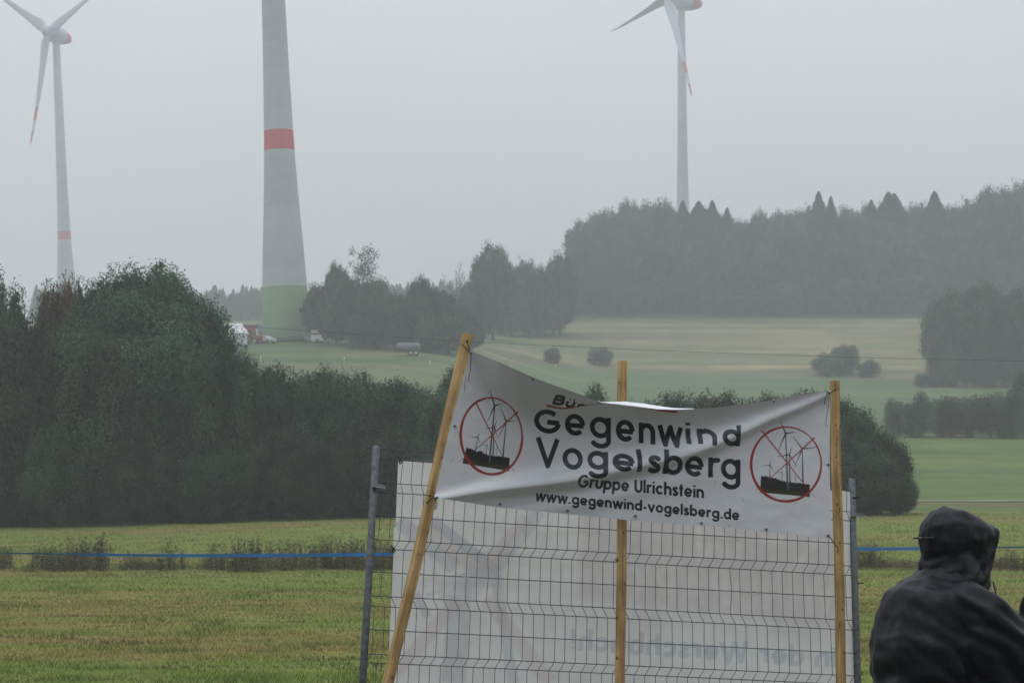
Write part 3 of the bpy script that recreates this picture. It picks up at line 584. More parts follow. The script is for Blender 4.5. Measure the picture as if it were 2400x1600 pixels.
# tractor
def wheel(parent, x, y, r, wd, rimm, name='wheel'):
    o = MB().lathe([(-wd / 2, r * .8), (-wd / 2 + .03, r), (wd / 2 - .03, r), (wd / 2, r * .8)], 20, 'y').build(name, tyre, parent, False, loc=(x, y, r))
    MB().lathe([(-wd / 2 - .02, r * .5), (wd / 2 + .02, r * .5)], 16, 'y').build('rim', rimm, o); return o
g = onground(592, 799, Y=336)
tr_ = empty('tractor', g, R(15), label='small red tractor between the white marquee and the tall tower', cat='tractor')
MB().box(-.3, 1.5, -.35, .35, .75, 1.35).build('bonnet', redp, tr_, bevel=.06); MB().box(-1.1, -.25, -.6, .6, .9, 1.5).build('cab', redp, tr_, bevel=.05)
MB().box(-1.0, -.35, -.55, .55, 1.5, 2.1).build('window', glass, tr_); MB().box(-1.2, -.2, -.65, .65, 2.1, 2.22).build('cab_roof', redp, tr_, bevel=.04)
wheel(tr_, -.75, -.7, .68, .35, redp); wheel(tr_, -.75, .7, .68, .35, redp); wheel(tr_, 1.15, -.55, .42, .25, redp); wheel(tr_, 1.15, .55, .42, .25, redp)
# red machine behind it
g = onground(585, 785, Y=352)
lf = empty('red_trailer', g, R(5), label='red high sided farm trailer behind the small tractor', cat='trailer')
MB().box(-1.3, 1.3, -1, 1, 1.0, 2.3).build('body', redp, lf, bevel=.05); MB().box(-1.35, 1.35, -1.05, 1.05, 2.3, 2.42).build('rail', wpaint, lf)
for x in (-.7, .7):
    for y in (-.9, .9): wheel(lf, x, y, .5, .3, greyp)
# mast
g = onground(601, 792, Y=338)
ms = empty('flag_mast', g, 0, label='thin white mast with slanting stay beside the small tractor', cat='mast')
MB().tube([(0, 0, 0), (0, 0, 2.4)], .07, 8).build('pole', whitep, ms); MB().tube([(.9, 0, 0), (.25, 0, 1.6), (.1, 0, 2.2)], .09, 8).build('stay', wpaint, ms)
# cars
def car(loc, rz, paint, label, group=None, L=4.2, hh=1.45, van=False, sc=1):
    c_ = empty('parked_car' if not van else 'parked_van', loc, rz, label=label, cat='car' if not van else 'van', group=group); c_.scale = (sc,) * 3
    P_ = [(-L / 2, .3), (-L / 2, .85), (-L / 2 + .35, .95), (-L * .33, hh), (L * .12, hh), (L * .27, .95), (L / 2 - .1, .8), (L / 2, .55), (L / 2, .3)] if not van else [(-L / 2, .35), (-L / 2, hh), (L * .3, hh), (L * .4, 1.2), (L / 2, 1.0), (L / 2, .35)]
    n = len(P_); v = [(x, s * (.85 - .12 * max(0, z - .9)), z) for s in (-1, 1) for x, z in P_]
    MB().add(v, [tuple(range(n))[::-1], tuple(range(n, 2 * n))] + [(i, (i + 1) % n, n + (i + 1) % n, n + i) for i in range(n)]).build('body', paint, c_, bevel=.04)
    zz = .98; top = hh - .1
    for s in (-1, 1): MB().add([(x, s * (.875 - .12 * (z - .9)), z) for x, z in ([(-L * .36, zz), (-L * .30, top), (L * .11, top), (L * .23, zz)] if not van else [(L * .1, 1.15), (L * .1, hh - .2), (L * .29, hh - .2), (L * .37, 1.2)])], [(0, 1, 2, 3)]).build('side_window', glass, c_)
    for x in (-L * .31, L * .31):
        for y in (-.8, .8): wheel(c_, x, y, .32, .2, greyp)
    MB().box(L / 2 - .04, L / 2 + .02, -.75, -.45, .6, .75).build('headlight', whitep, c_); MB().box(L / 2 - .04, L / 2 + .02, .45, .75, .6, .75).build('headlight', whitep, c_)
    return c_
car(onground(622, 795, Y=337), R(-35), wpaint, 'white car parked at the foot of the tall tower beside the mast', L=3.6, hh=1.25, sc=.95)
GC = 'vehicles parked far behind the marquee'
for (px, py, Y, m_, van, lab) in [(560, 762, 410, wpaint, True, 'white van parked leftmost in the row far behind the marquee'), (575, 764, 412, bluep, False, 'blue grey car parked next to the white van far behind the marquee'), (590, 765, 409, silv, False, 'silver car parked third in the row far behind the red trailer'), (606, 768, 407, bluep, True, 'blue grey van parked nearest the tall tower in the far row')]:
    car(onground(px, py, Y=Y), R(random.uniform(60, 110)), m_, lab, GC, van=van, hh=1.9 if van else 1.5)
# kiosk trailer with red stripe
g = onground(746, 793, Y=338)
ks = empty('box_trailer', g, R(-6), label='white box trailer with a red stripe right of the tall tower', cat='trailer')
MB().box(-1.0, 1.0, -.9, .9, .28, 1.95).build('body', whitep, ks, bevel=.03); MB().box(-.97, .97, -.94, -.903, 1.25, 1.55).build('stripe', redp, ks); MB().box(-1.08, 1.08, -.98, .98, 1.955, 2.03).build('roof', wpaint, ks)
for y in (-.85, .85): wheel(ks, 0, y, .3, .18, greyp)
MB().tube([(-1, 0, .4), (-1.8, 0, .4)], .05, 6).build('drawbar', greyp, ks)
car(onground(727, 792, Y=343), R(170), silv, 'low pale car half hidden between the tall tower and the white box trailer', L=3.4, hh=1.2, sc=.8)
# tanker
g = onground(957, 836, Y=ground_at(957, 834, 250))
tk = empty('slurry_tanker', g, R(3), label='grey cylindrical tank trailer standing before the hazy hedge', cat='tanker')
MB().lathe([(-1.75, .1), (-1.7, .5), (-1.5, .66), (1.5, .66), (1.7, .5), (1.75, .1)], 24, 'x', (0, 0, 1.25)).build('tank', mat('dull_tank_grey', (.15, .15, .165), .6, noise=(2, .2)), tk, True); MB().box(-2, 1.5, -.35, .35, .5, .68).build('frame', brownp, tk)
for x in (.3, 1.1):
    for y in (-.7, .7): wheel(tk, x, y, .36, .25, wpaint)
MB().tube([(-1.9, 0, .6), (-3.0, 0, .5)], .08, 6).build('drawbar', brownp, tk)
# rusty rail fence leading to the tanker
fr = empty('rail_fence', onground(880, 812, Y=334), 0, label='low rusty brown rail running from the box trailer to the grey tank trailer', cat='fence')
pp = []; 
for x in range(770, 935, 20):
    q_ = W(x, 790 + (x - 770) * .125, 336); pp.append(Vector(q_) - Vector(fr.location))
MB().tube(pp, .07, 6).build('rail', brownp, fr)
for q_ in pp[::2]:
    zz = float(H(q_.x + fr.location.x, q_.y + fr.location.y)) - fr.location.z; MB().tube([(q_.x, q_.y, zz), (q_.x, q_.y, q_.z)], .05, 5).build('post', brownp, fr)
ep = MB().tube([(0, 0, 0), (0, 0, .9)], .03, 6).box(-.09, .09, -.09, .09, .55, .85).build('fence_stake', whitep)
for i, (x, y, lab) in enumerate([(610, 843, 'tiny white stake in the meadow below the white marquee'), (807, 845, 'tiny white stake in the meadow below the white box trailer'), (1008, 853, 'tiny white stake in the meadow right of the grey tank trailer'), (1197, 857, 'tiny white stake at the foot of the tan hillside left of the small round bush'), (1303, 858, 'tiny white stake between the two small bushes on the tan hillside')]):
    o = ep if i == 0 else ep.copy()
    if i: C.objects.link(o)
    o.location = onground(x, y + 6, 150, 500); tag(o, lab, 'stake', 'tiny white stakes in the meadow')

# overhead wire
pts = []
for i in range(41):
    s = i / 40; x = -300 + s * 3000; y = np.interp(x, [-300, 408, 530, 1105, 1530, 1990, 2160, 2700], [735, 757, 762, 801, 821, 837, 841, 852]); pts.append(W(x, y, 70 - 8 * s))
cab = MB().tube(pts, .0052, 5).build('overhead_cable', mat('black_cable', (.10, .10, .10), .6)); tag(cab, 'thin dark overhead cable crossing the whole view above the banner', 'cable')

# ================================================================== FENCE, SHEET, POSTS
galv = mat('galvanised_steel', (.13, .145, .155), .5, .4, .3, noise=(40, .35), bump=(120, .15, .002)); wirem = mat('wire_steel', (.07, .078, .085), .5, .5, .4, noise=(30, .25))
def lerp(a, b, k): return a + (b - a) * k
hL = [1052, 1075, 1130, 1152, 1208, 1263, 1284, 1339, 1395, 1419, 1474, 1531, 1551, 1607, 1663, 1687, 1743]      # wires at the left post
hR = [1126, 1148, 1199, 1220, 1274, 1326, 1348, 1400, 1453, 1476, 1530, 1583, 1604, 1657, 1712, 1735, 1788]
def FY(px, py):      # distance of the leaning panel
    return 11.0 + (px - 886) / 1110 * .5 - (py - 1052) / 550 * .42
def FP(s, h, off=0):
    """point on the panel: s 0..1 left to right, h wire index (float)"""
    yl = np.interp(h, range(len(hL)), hL); yr = np.interp(h, range(len(hR)), hR)
    xl = 884 - (yl - 1052) * .062; xr = 1995 + (yr - 1126) * .031
    x = lerp(xl, xr, s) + off; y = lerp(yl, yr, s); return W(x, y, FY(x, y))
fence = empty('mesh_fence_panel', (0, 0, 0), label='grey galvanised wire mesh fence panel carrying the white sheet behind the banner', cat='fence')
NH = len(hL)
mb = MB()
def zig(h):     # sideways offset of the upright wires, alternating between the folds
    return np.interp(h, [0, 1, 2, 3, 5, 6, 8, 9, 11, 12, 14, 15, 16], [12, 2, 0, 7, 5, -8, -7, 5, 6, -7, -6, 6, 6])
for h in range(NH):
    mb.tube([Vector(FP(s, h)) + Vector((0, 0, 0)) for s in np.linspace(.004, .996, 14)], .0025, 6)
nw = 46; mv = MB()
for i in range(nw):
    s = (i + .45) / nw; jit = random.uniform(-1.0, 1.0)
    P_ = []
    for h in [0, 1, 2, 3, 4, 5, 6, 7, 8, 9, 10, 11, 12, 13, 14, 15, 16]:
        q_ = FP(s, h, zig(h) + jit + random.uniform(-.5, .5)); q_[1] -= .004 + .0; P_.append(q_)
    if i % 23 == 11: P_[7][0] += .008
    mv.tube(P_, .0018, 5)
mb.build('horizontal_wires', wirem, fence, True); mv.build('vertical_wires', wirem, fence, True)
def galvpost(top, bot, r, name='post'):
    p0, p1 = Vector(top), Vector(bot); d = (p1 - p0).normalized(); L = (p0.z) / -d.z
    p1 = p0 + d * (L + .1)
    return MB().tube([p0, p0 + d * .004, p1], [r * .93, r, r], 20).build(name, galv, fence, True)
pl = galvpost(W(882, 1046, 11.0), W(850, 1600, 10.58), .0185); pr = galvpost(W(1996, 1124, 11.5), W(2010, 1600, 11.1), .0185)
for s_, (x, y, Y) in enumerate([(880, 1137, 10.90), (2003, 1206, 11.42)]):
    q_ = W(x, y, Y); b_ = MB(); b_.box(-.021, .021, -.024, .02, -.009, .009); sg = 1 if s_ == 0 else 1
    b_.add([(.0, -.027, -.008), (.05, -.03, -.016), (.052, -.026, -.006), (.02, -.026, .012)], [(0, 1, 2, 3)]); b_.add([(.012, -.03, .01), (.055, -.031, -.018), (.05, -.029, -.02), (.006, -.028, .004)], [(0, 1, 2, 3)])
    b_.build('clamp', mat('bright_zinc', (.32, .34, .36), .35, .5, .5), fence, loc=q_)
cable_tie = mat('black_plastic', (.02, .02, .022), .5)
for (x, y, Y) in [(2001, 1166, 11.46), (2007, 1366, 11.3)]:
    MB().lathe([(-.004, .0195), (.004, .0195)], 16).tube([(.01, -.018, 0), (.033, -.03, .002)], .003, 5).build('cable_tie', cable_tie, fence, loc=W(x, y, Y))
for (x, y, Y) in [(938, 1078, 10.96), (922, 1286, 10.8)]:
    MB().tube([(-.012, 0, .016), (0, -.008, .004), (.008, 0, -.01), (.0, .004, -.02), (-.006, -.006, -.006), (.006, -.008, .008)], .0045, 6).build('cable_tie', cable_tie, fence, loc=W(x, y, Y - .02))

# ------------------------------------------------------------------ printed things: strokes -> colour on a fine mesh
def arc(cx, cy, rx, ry, a0, a1, n=14): return [(cx + rx * math.cos(R(a0 + (a1 - a0) * i / n)), cy + ry * math.sin(R(a0 + (a1 - a0) * i / n))) for i in range(n + 1)]
O_ = arc(.5, .5, .39, .39, 0, 360, 24)
GL = {'o': (1, [O_]), 'e': (1, [arc(.5, .5, .39, .39, 0, 318, 20), [(.12, .47), (.93, .47)]]), 'g': (1, [O_, [(.89, 1), (.89, -.1)] + arc(.5, -.1, .39, .27, 0, -158)]),
 'c': (.92, [arc(.5, .5, .39, .39, 48, 312, 18)]), 'n': (.92, [[(.11, 0), (.11, 1)], arc(.46, .55, .35, .34, 180, 0) + [(.81, 0)]]), 'h': (.92, [[(.11, 0), (.11, 1.5)], arc(.46, .55, .35, .34, 180, 0) + [(.81, 0)]]),
 'u': (.92, [[(.11, 1)] + arc(.46, .45, .35, .34, 180, 360) + [(.81, 1)]]), 'r': (.58, [[(.11, 0), (.11, 1)], arc(.45, .55, .34, .34, 180, 75)]), 'w': (1.42, [[(.06, 1), (.38, .02), (.71, .95), (1.04, .02), (1.36, 1)]]),
 'i': (.24, [[(.12, 0), (.12, 1)], [(.12, 1.2), (.12, 1.38)]]), 'l': (.24, [[(.12, 0), (.12, 1.5)]]), 'd': (1, [O_, [(.89, 0), (.89, 1.5)]]), 'b': (1, [O_, [(.11, 0), (.11, 1.5)]]), 'p': (1, [O_, [(.11, 1), (.11, -.45)]]), 'a': (1, [O_, [(.89, 0), (.89, 1)]]),
 's': (.68, [arc(.35, .73, .23, .17, 25, 260) + arc(.33, .27, .25, .18, 80, -155)]), 't': (.5, [[(.25, 0), (.25, 1.35)], [(.0, .92), (.5, .92)]]), 'v': (.95, [[(.06, 1), (.475, .02), (.89, 1)]]),
 'V': (1.2, [[(.08, 1.42), (.6, .02), (1.12, 1.42)]]), 'U': (1.0, [[(.11, 1.4), (.11, .5)] + arc(.5, .5, .39, .4, 180, 360) + [(.89, 1.4)]]), 'G': (1.42, [arc(.7, .7, .59, .6, 48, 352, 22), [(.68, .66), (1.31, .66)]]),
 'B': (1.0, [[(.11, 0), (.11, 1.4)], [(.11, 1.3), (.55, 1.3)] + arc(.55, 1.02, .28, .28, 90, -90) + [(.11, .74)], [(.55, .74)] + arc(.58, .42, .32, .32, 90, -90) + [(.11, .1)]]), 'ü': (.92, [[(.11, 1)] + arc(.46, .45, .35, .34, 180, 360) + [(.81, 1)], [(.2, 1.3), (.3, 1.3)], [(.62, 1.3), (.72, 1.3)]]),
 '.': (.3, [[(.15, .0), (.15, .2)]]), '-': (.5, [[(.05, .45), (.45, .45)]]), ' ': (.4, []), '!': (.3, [[(.15, .4), (.15, 1.45)], [(.15, 0), (.15, .2)]]),
 'W': (1.9, [[(.08, 1.42), (.5, .02), (.95, 1.35), (1.4, .02), (1.82, 1.42)]]), 'I': (.25, [[(.12, 0), (.12, 1.42)]]), 'N': (1.1, [[(.11, 0), (.11, 1.42)], [(.11, 1.4), (.99, 0)], [(.99, 0), (.99, 1.42)]]), 'D': (1.15, [[(.11, 0), (.11, 1.4)], [(.11, 1.3), (.4, 1.3)] + arc(.4, .7, .62, .6, 90, -90) + [(.11, .1)]]),
 'P': (.95, [[(.11, 0), (.11, 1.4)], [(.11, 1.3), (.5, 1.3)] + arc(.5, .98, .33, .32, 90, -90) + [(.11, .66)]]), 'A': (1.25, [[(.06, 0), (.62, 1.4), (1.18, 0)], [(.25, .42), (1.0, .42)]]), 'R': (1.0, [[(.11, 0), (.11, 1.4)], [(.11, 1.3), (.5, 1.3)] + arc(.5, .98, .33, .32, 90, -90) + [(.11, .66)], [(.5, .66), (.9, 0)]]), 'K': (1.0, [[(.11, 0), (.11, 1.42)], [(.9, 1.42), (.15, .6)], [(.4, .85), (.95, 0)]])}
class Print:
    """colours the vertices of a fine cloth mesh; X, Y are the cloth's own flat coordinates"""
    def __init__(s, X, Y, base): s.X = X; s.Y = Y; s.c = np.tile(np.array(base, float), (len(X), 1))
    def stroke(s, pts, T, col, alpha=1, aa=.9, butt=True, wfun=None):
        pts = np.array(pts, float); m = T + aa + 1
        idx = np.nonzero((s.X > pts[:, 0].min() - m) & (s.X < pts[:, 0].max() + m) & (s.Y > pts[:, 1].min() - m) & (s.Y < pts[:, 1].max() + m))[0]
        if not len(idx): return
        x = s.X[idx]; y = s.Y[idx]; D = np.full(len(idx), 1e9); n = len(pts) - 1; TT = np.full(len(idx), T)
        for i in range(n):
            a, b = pts[i], pts[i + 1]; d = b - a; L2 = (d ** 2).sum() + 1e-9; L = math.sqrt(L2); t_ = ((x - a[0]) * d[0] + (y - a[1]) * d[1]) / L2
            tc_ = np.clip(t_, 0, 1); q = np.hypot(x - a[0] - tc_ * d[0], y - a[1] - tc_ * d[1])
            if butt:
                perp = np.abs((x - a[0]) * d[1] - (y - a[1]) * d[0]) / L
                if i == 0: q = np.where(t_ < 0, np.maximum(perp, T - t_ * -L * -1 + (-t_) * L), q)
                if i == n - 1: q = np.where(t_ > 1, np.maximum(perp, T + (t_ - 1) * L), q)
            if wfun is not None: w_ = wfun((i + tc_) / n); TT = np.where(q < D, T * w_, TT)
            D = np.minimum(D, q)
        cov = np.clip(.5 + (TT - D) / aa, 0, 1)[:, None] * alpha; s.c[idx] = s.c[idx] * (1 - cov) + np.array(col) * cov
    def poly(s, pts, col, alpha=1, soft=0.8):
        pts = np.array(pts, float); idx = np.nonzero((s.X > pts[:, 0].min() - 2) & (s.X < pts[:, 0].max() + 2) & (s.Y > pts[:, 1].min() - 2) & (s.Y < pts[:, 1].max() + 2))[0]
        x = s.X[idx]; y = s.Y[idx]; ins = np.zeros(len(idx), bool); D = np.full(len(idx), 1e9); n = len(pts)
        for i in range(n):
            a, b = pts[i], pts[(i + 1) % n]; cond = (a[1] > y) != (b[1] > y); xi = (b[0] - a[0]) * (y - a[1]) / (b[1] - a[1] + 1e-12) + a[0]; ins ^= cond & (x < xi)
            d = b - a; t_ = np.clip(((x - a[0]) * d[0] + (y - a[1]) * d[1]) / ((d ** 2).sum() + 1e-9), 0, 1); D = np.minimum(D, np.hypot(x - a[0] - t_ * d[0], y - a[1] - t_ * d[1]))
        sd = np.where(ins, D, -D); cov = np.clip(.5 + sd / soft, 0, 1)[:, None] * alpha
        s.c[idx] = s.c[idx] * (1 - cov) + (np.array(col)) * cov
    def glyph(s, ch, ox, oy, sx, sy, T, col, skew=.1, slant=0, alpha=1, aa=.9, asc=1):
        w_, st = GL[ch]
        for p in st:
            q = np.array(p, float); q[:, 1] = np.where(q[:, 1] > 1, 1 + (q[:, 1] - 1) * asc, q[:, 1]); X = ox + sx * q[:, 0] + slant * sy * q[:, 1]; Y = oy + skew * sx * q[:, 0] - sy * q[:, 1]
            s.stroke(np.stack([X, Y], -1), T, col, alpha, aa)
        return w_
    def line(s, text, x0, x1, y0, y1, xh, T, col, slant=0, gap=.16, alpha=1, mirror=False, aa=.9):
        tot = sum(GL[c][0] + gap for c in text) - gap; sx = (x1 - x0) / tot; k = (y1 - y0) / (x1 - x0); cx = 0
        for i, c in enumerate(text):
            sl = slant(cx / tot) if callable(slant) else slant
            s.glyph(c, x0 + sx * cx, y0 + k * sx * cx, sx, xh, T, col, k, sl, alpha, aa); cx += GL[c][0] + gap

# ------------------------------------------------------------------ the white sheet on the fence
sx_n, sy_n = 560, 330
U, V = np.meshgrid(np.linspace(0, 1, sx_n), np.linspace(0, 1, sy_n))
TLx, TLy, TRx, TRy, BLx, BLy, BRx, BRy = 933, 1077, 1992, 1152, 907, 1760, 2012, 1790
tx = lerp(TLx, TRx, U); ty = lerp(TLy, TRy, U) + 4 * np.exp(-((U - .975) / .02) ** 2) * -1 + 3 * np.sin(U * 9) * (1 - V)
bx = lerp(BLx, BRx, U); by = lerp(BLy, BRy, U); X = lerp(tx, bx, V); Y_ = lerp(ty, by, V)
X = X + np.where(U < .004, -4 * (V > .23), 0) 
Yd = FY(X, Y_) + .030 + .006 * np.sin(U * 46 * np.pi) * np.sin(V * 21) + (fbm(U * 7, V * 4, 3, 77) - .5) * .05
Pw = WA(X.ravel(), Y_.ravel(), Yd.ravel()); i = np.arange(sx_n * sy_n).reshape(sy_n, sx_n); fq = np.stack([i[:-1, :-1], i[1:, :-1], i[1:, 1:], i[:-1, 1:]], -1).reshape(-1, 4)
pr_ = Print(X.ravel(), Y_.ravel(), (.84, .84, .83))
BG = (.57, .59, .65); PK = (.70, .585, .60); PW = (.86, .84, .82)
pr_.poly([(1365, 1195), (1960, 1240), (1975, 1470), (1700, 1440), (1350, 1400), (1362, 1280)], (.76, .70, .72), .75, 16)
z1 = lambda x, y: (900 + x / 3.734, 1180 + y / 3.734); z2 = lambda x, y: (1440 + x / 3.92, 1200 + y / 3.92)
for a, b, T, c_, al in [(z1(130, 150), z1(620, 560), 17, BG, .5), (z1(330, 160), z1(900, 640), 20, PK, .45), (z1(430, 150), z1(1000, 600), 13, BG, .75), (z1(1360, 60), z1(980, 560), 17, BG, .5), (z1(1250, 120), z1(850, 600), 15, PK, .45), (z1(850, 560), z1(700, 800), 30, BG, .35),
    (z1(660, 800), z1(610, 1560), 28, BG, .5), (z1(980, 620), z1(1130, 1560), 13, BG, .5), (z1(900, 820), z1(1450, 1560), 17, PK, .45), (z1(640, 850), z1(100, 1480), 16, PK, .45), (z1(750, 640), z1(1050, 640), 24, BG, .3), (z1(470, 760), z1(750, 700), 30, BG, .3)]:
    pr_.stroke([a, b], T, c_, al, 6)
pr_.stroke([z1(300, 900), z1(360, 870)], 32, BG, .6, 6); pr_.stroke([z1(440, 760), z1(450, 790)], 22, BG, .45, 6)
for a, b in [(z2(1000, 180), z2(760, 520)), (z2(760, 130), z2(800, 420)), (z2(1160, 200), z2(1130, 430)), (z2(1340, 240), z2(1540, 260)), (z2(1860, 260), z2(1600, 560)), (z2(1020, 200), z2(1000, 430))]: pr_.stroke([a, b], 9, PW, .5, 5)
x = 1955
for ch, wd in zip('WINDPARK', (1.9, .25, 1.1, 1.15, .95, 1.25, 1.0, 1.0)):
    k = 42 if ch != 'W' else 40; pr_.glyph(ch, x, 1432 - (1955 - x) * .055, -k, 62, 7, PW, -.05, 0, .55, 6); x -= k * wd + 17
def mline(text, x0, y0, sx, xh, T, col, alpha):
    x = x0
    for ch in text: pr_.glyph(ch, x, y0 - (x0 - x) * .07, -sx, xh, T, col, -.07, 0, alpha, 3); x -= sx * (GL[ch][0] + .24)
mline('in der Werschbach!', 1958, 1562, 33, 33, 6, (.58, .62, .67), .7)
# creases and dirt of the cloth
pr_.c *= (.93 + .14 * fbm(X.ravel() / 55, Y_.ravel() / 70, 4, 90))[:, None]
sheetm = vcmat('sheet_cloth', .7, .2, bump=(60, .1), trans=.5)
sh = empty('printed_sheet', (0, 0, 0), label='large white sheet tied behind the wire mesh with faint mirrored print showing through', cat='sheet')
link('cloth', meshnp('cloth', Pw, fq, sheetm, True, np.clip(pr_.c, 0, 1)), sh)
tiem = mat('clear_tie', (.55, .53, .48), .4)
for (x, y) in [(1092, 1347), (1766, 1390)]:
    q_ = W(x, y, FY(x, y) - .012); MB().tube([(-.028 + .056 * k / 8, -.004, .012 * math.sin(math.pi * k / 8)) for k in range(9)] + [(.04, -.006, -.004)], .0016, 5).tube([(-.028 + .06 * k / 8, -.004, -.010 * math.sin(math.pi * k / 8)) for k in range(9)], .0016, 5).build('tie', tiem, sh, loc=q_)

# ------------------------------------------------------------------ wooden posts
def woodmat():
    m = bpy.data.materials.new('pine_wood'); m.use_nodes = True; t = m.node_tree; b = t.nodes['Principled BSDF']; b.inputs['Roughness'].default_value = .62; b.inputs['Specular IOR Level'].default_value = .3
    tc_ = t.nodes.new('ShaderNodeTexCoord'); mp = t.nodes.new('ShaderNodeMapping'); mp.inputs['Scale'].default_value = (1, 1, .035); t.links.new(tc_.outputs['Object'], mp.inputs[0])
    n = t.nodes.new('ShaderNodeTexNoise'); n.inputs['Scale'].default_value = 90; n.inputs['Detail'].default_value = 6; n.inputs['Distortion'].default_value = .6; t.links.new(mp.outputs[0], n.inputs['Vector'])
    r = t.nodes.new('ShaderNodeValToRGB'); r.color_ramp.elements[0].position = .28; r.color_ramp.elements[0].color = (.27, .155, .055, 1); r.color_ramp.elements[1].position = .68; r.color_ramp.elements[1].color = (.60, .42, .185, 1); t.links.new(n.outputs['Fac'], r.inputs[0])
    n2 = t.nodes.new('ShaderNodeTexNoise'); n2.inputs['Scale'].default_value = 5; t.links.new(tc_.outputs['Object'], n2.inputs['Vector'])
    r2 = t.nodes.new('ShaderNodeValToRGB'); r2.color_ramp.elements[0].position = .35; r2.color_ramp.elements[0].color = (.66, .62, .58, 1); r2.color_ramp.elements[1].position = .65; r2.color_ramp.elements[1].color = (1.08, 1.05, 1.0, 1); t.links.new(n2.outputs['Fac'], r2.inputs[0])
    mx = t.nodes.new('ShaderNodeMixRGB'); mx.blend_type = 'MULTIPLY'; mx.inputs[0].default_value = 1; t.links.new(r.outputs[0], mx.inputs[1]); t.links.new(r2.outputs[0], mx.inputs[2]); t.links.new(mx.outputs[0], b.inputs['Base Color'])
    bp = t.nodes.new('ShaderNodeBump'); bp.inputs['Strength'].default_value = .25; bp.inputs['Distance'].default_value = .002; t.links.new(n.outputs['Fac'], bp.inputs['Height']); t.links.new(bp.outputs[0], b.inputs['Normal'])
    return m
wood = woodmat(); knotm = mat('knot', (.19, .08, .028), .7, noise=(200, .4)); nailm = mat('nail_mark', (.05, .035, .03), .7)
def woodpost(top, mid, wx, wy, yawd, label, knots, marks, sawn=0):
    """square timber from `top` through `mid` down to the ground"""
    p0, p1 = Vector(top), Vector(mid); d = (p1 - p0).normalized(); L = p0.z / -d.z + .15
    t_ = empty('wooden_post', p0 + d * L, 0, label=label, cat='post', group='pine posts holding the banner')
    z_ = -d; y_ = Vector((math.sin(yawd), math.cos(yawd), 0)); y_ = (y_ - z_ * y_.dot(z_)).normalized(); x_ = y_.cross(z_)
    M = Matrix((x_, y_, z_)).transposed().to_4x4()
    mb = MB(); n = 14; v = []; f = []
    for i in range(n + 1):
        z = L * i / n; w_ = 1 + random.uniform(-.012, .012); ox = .0025 * math.sin(i * .9)
        tz = [z + (sawn if i == n and k in (0, 3) else 0) for k in range(4)]
        v += [(-wx / 2 * w_ + ox, -wy / 2, tz[0]), (wx / 2 * w_ + ox, -wy / 2, tz[1]), (wx / 2 * w_ + ox, wy / 2, tz[2]), (-wx / 2 * w_ + ox, wy / 2, tz[3])]
        if i: f += [((i - 1) * 4 + k, (i - 1) * 4 + (k + 1) % 4, i * 4 + (k + 1) % 4, i * 4 + k) for k in range(4)]
    f += [(3, 2, 1, 0), tuple(n * 4 + k for k in range(4))]
    o = MB().add(v, f).build('timber', wood, t_, bevel=0); o.matrix_local = M
    md = o.modifiers.new('bevel', 'BEVEL'); md.width = .003; md.segments = 2; md.limit_method = 'ANGLE'; md.angle_limit = R(50)
    for (s, xx, rr) in knots:
        k_ = MB().lathe([(-wy / 2 - .0012, rr * .15), (-wy / 2 - .001, rr * .72), (-wy / 2 + .004, rr * .72)], 12, 'y', (0, 0, 0)).build('knot', knotm, t_); k_.matrix_local = M @ Matrix.Translation((xx * wx, 0, L - s)) @ Matrix.Diagonal((1, 1, 1.3, 1))
    for (s, xx, ln, an) in marks:
        k_ = MB().box(-.001, .001, -wy / 2 - .0015, -wy / 2 + .002, -ln / 2, ln / 2).build('nail_mark', nailm, t_); k_.matrix_local = M @ Matrix.Translation((xx * wx, 0, L - s)) @ Matrix.Rotation(an, 4, 'Y')
    return t_
RM = lambda n, L: [(random.uniform(.02, L), random.uniform(-.4, .4), random.uniform(.006, .02), random.uniform(-.6, .6)) for _ in range(n)]
woodpost(W(1096, 785, 10.72), W(910, 1600, 10.28), .044, .044, R(-28), 'left pine post leaning to the right at the banner\'s left edge', [(.66, .1, .009), (.84, .15, .008), (1.16, -.1, .006), (1.77, .1, .011)], RM(10, 1.7), .003)
woodpost(W(1459, 847, 10.98), W(1454, 1600, 10.66), .05, .045, R(3), 'upright middle pine post passing behind the sagging banner', [(.12, -.3, .006), (1.04, -.38, .01), (1.16, .4, .008), (1.33, -.38, .011), (1.53, -.35, .01), (.9, .2, .006)], RM(14, 1.6))
woodpost(W(1956, 893, 11.18), W(1972, 1600, 10.92), .042, .044, R(-12), 'right pine post at the banner\'s right edge beside the steel fence post', [(.24, -.15, .006), (.41, -.25, .006), (.66, -.2, .008), (.86, 0, .007), (1.20, .2, .008), (1.42, .25, .009)], RM(22, 1.6))

# ------------------------------------------------------------------ the banner
bn = empty('banner', (0, 0, 0), label='white banner with black lettering and two crossed out turbine emblems between the posts', cat='banner')
nu, nv = 1150, 440
U, V = np.meshgrid(np.linspace(0, 1, nu), np.linspace(0, 1, nv))          # V 0 top .. 1 bottom
TX = [1103, 1180, 1249, 1300, 1344, 1402, 1430, 1487, 1540, 1581, 1628, 1674, 1721, 1814, 1883, 1947]; TY = [822, 853, 884, 903, 918, 941, 945, 950, 957, 958.5, 958, 955, 949.5, 937, 922.5, 915]
BX = [1018, 1172, 1319, 1500, 1678, 1832, 1925, 1943, 1949]; BY = [1165, 1189, 1203, 1221, 1233, 1250, 1260, 1264, 1258]
def smooth1(xs, ys, q, w_=14):
    t_ = np.linspace(xs[0], xs[-1], 2000); y = np.interp(t_, xs, ys); k = np.hanning(61); k /= k.sum(); yp = np.pad(y, 30, 'reflect', reflect_type='odd'); y = np.convolve(yp, k, 'valid'); return np.interp(q, t_, y)
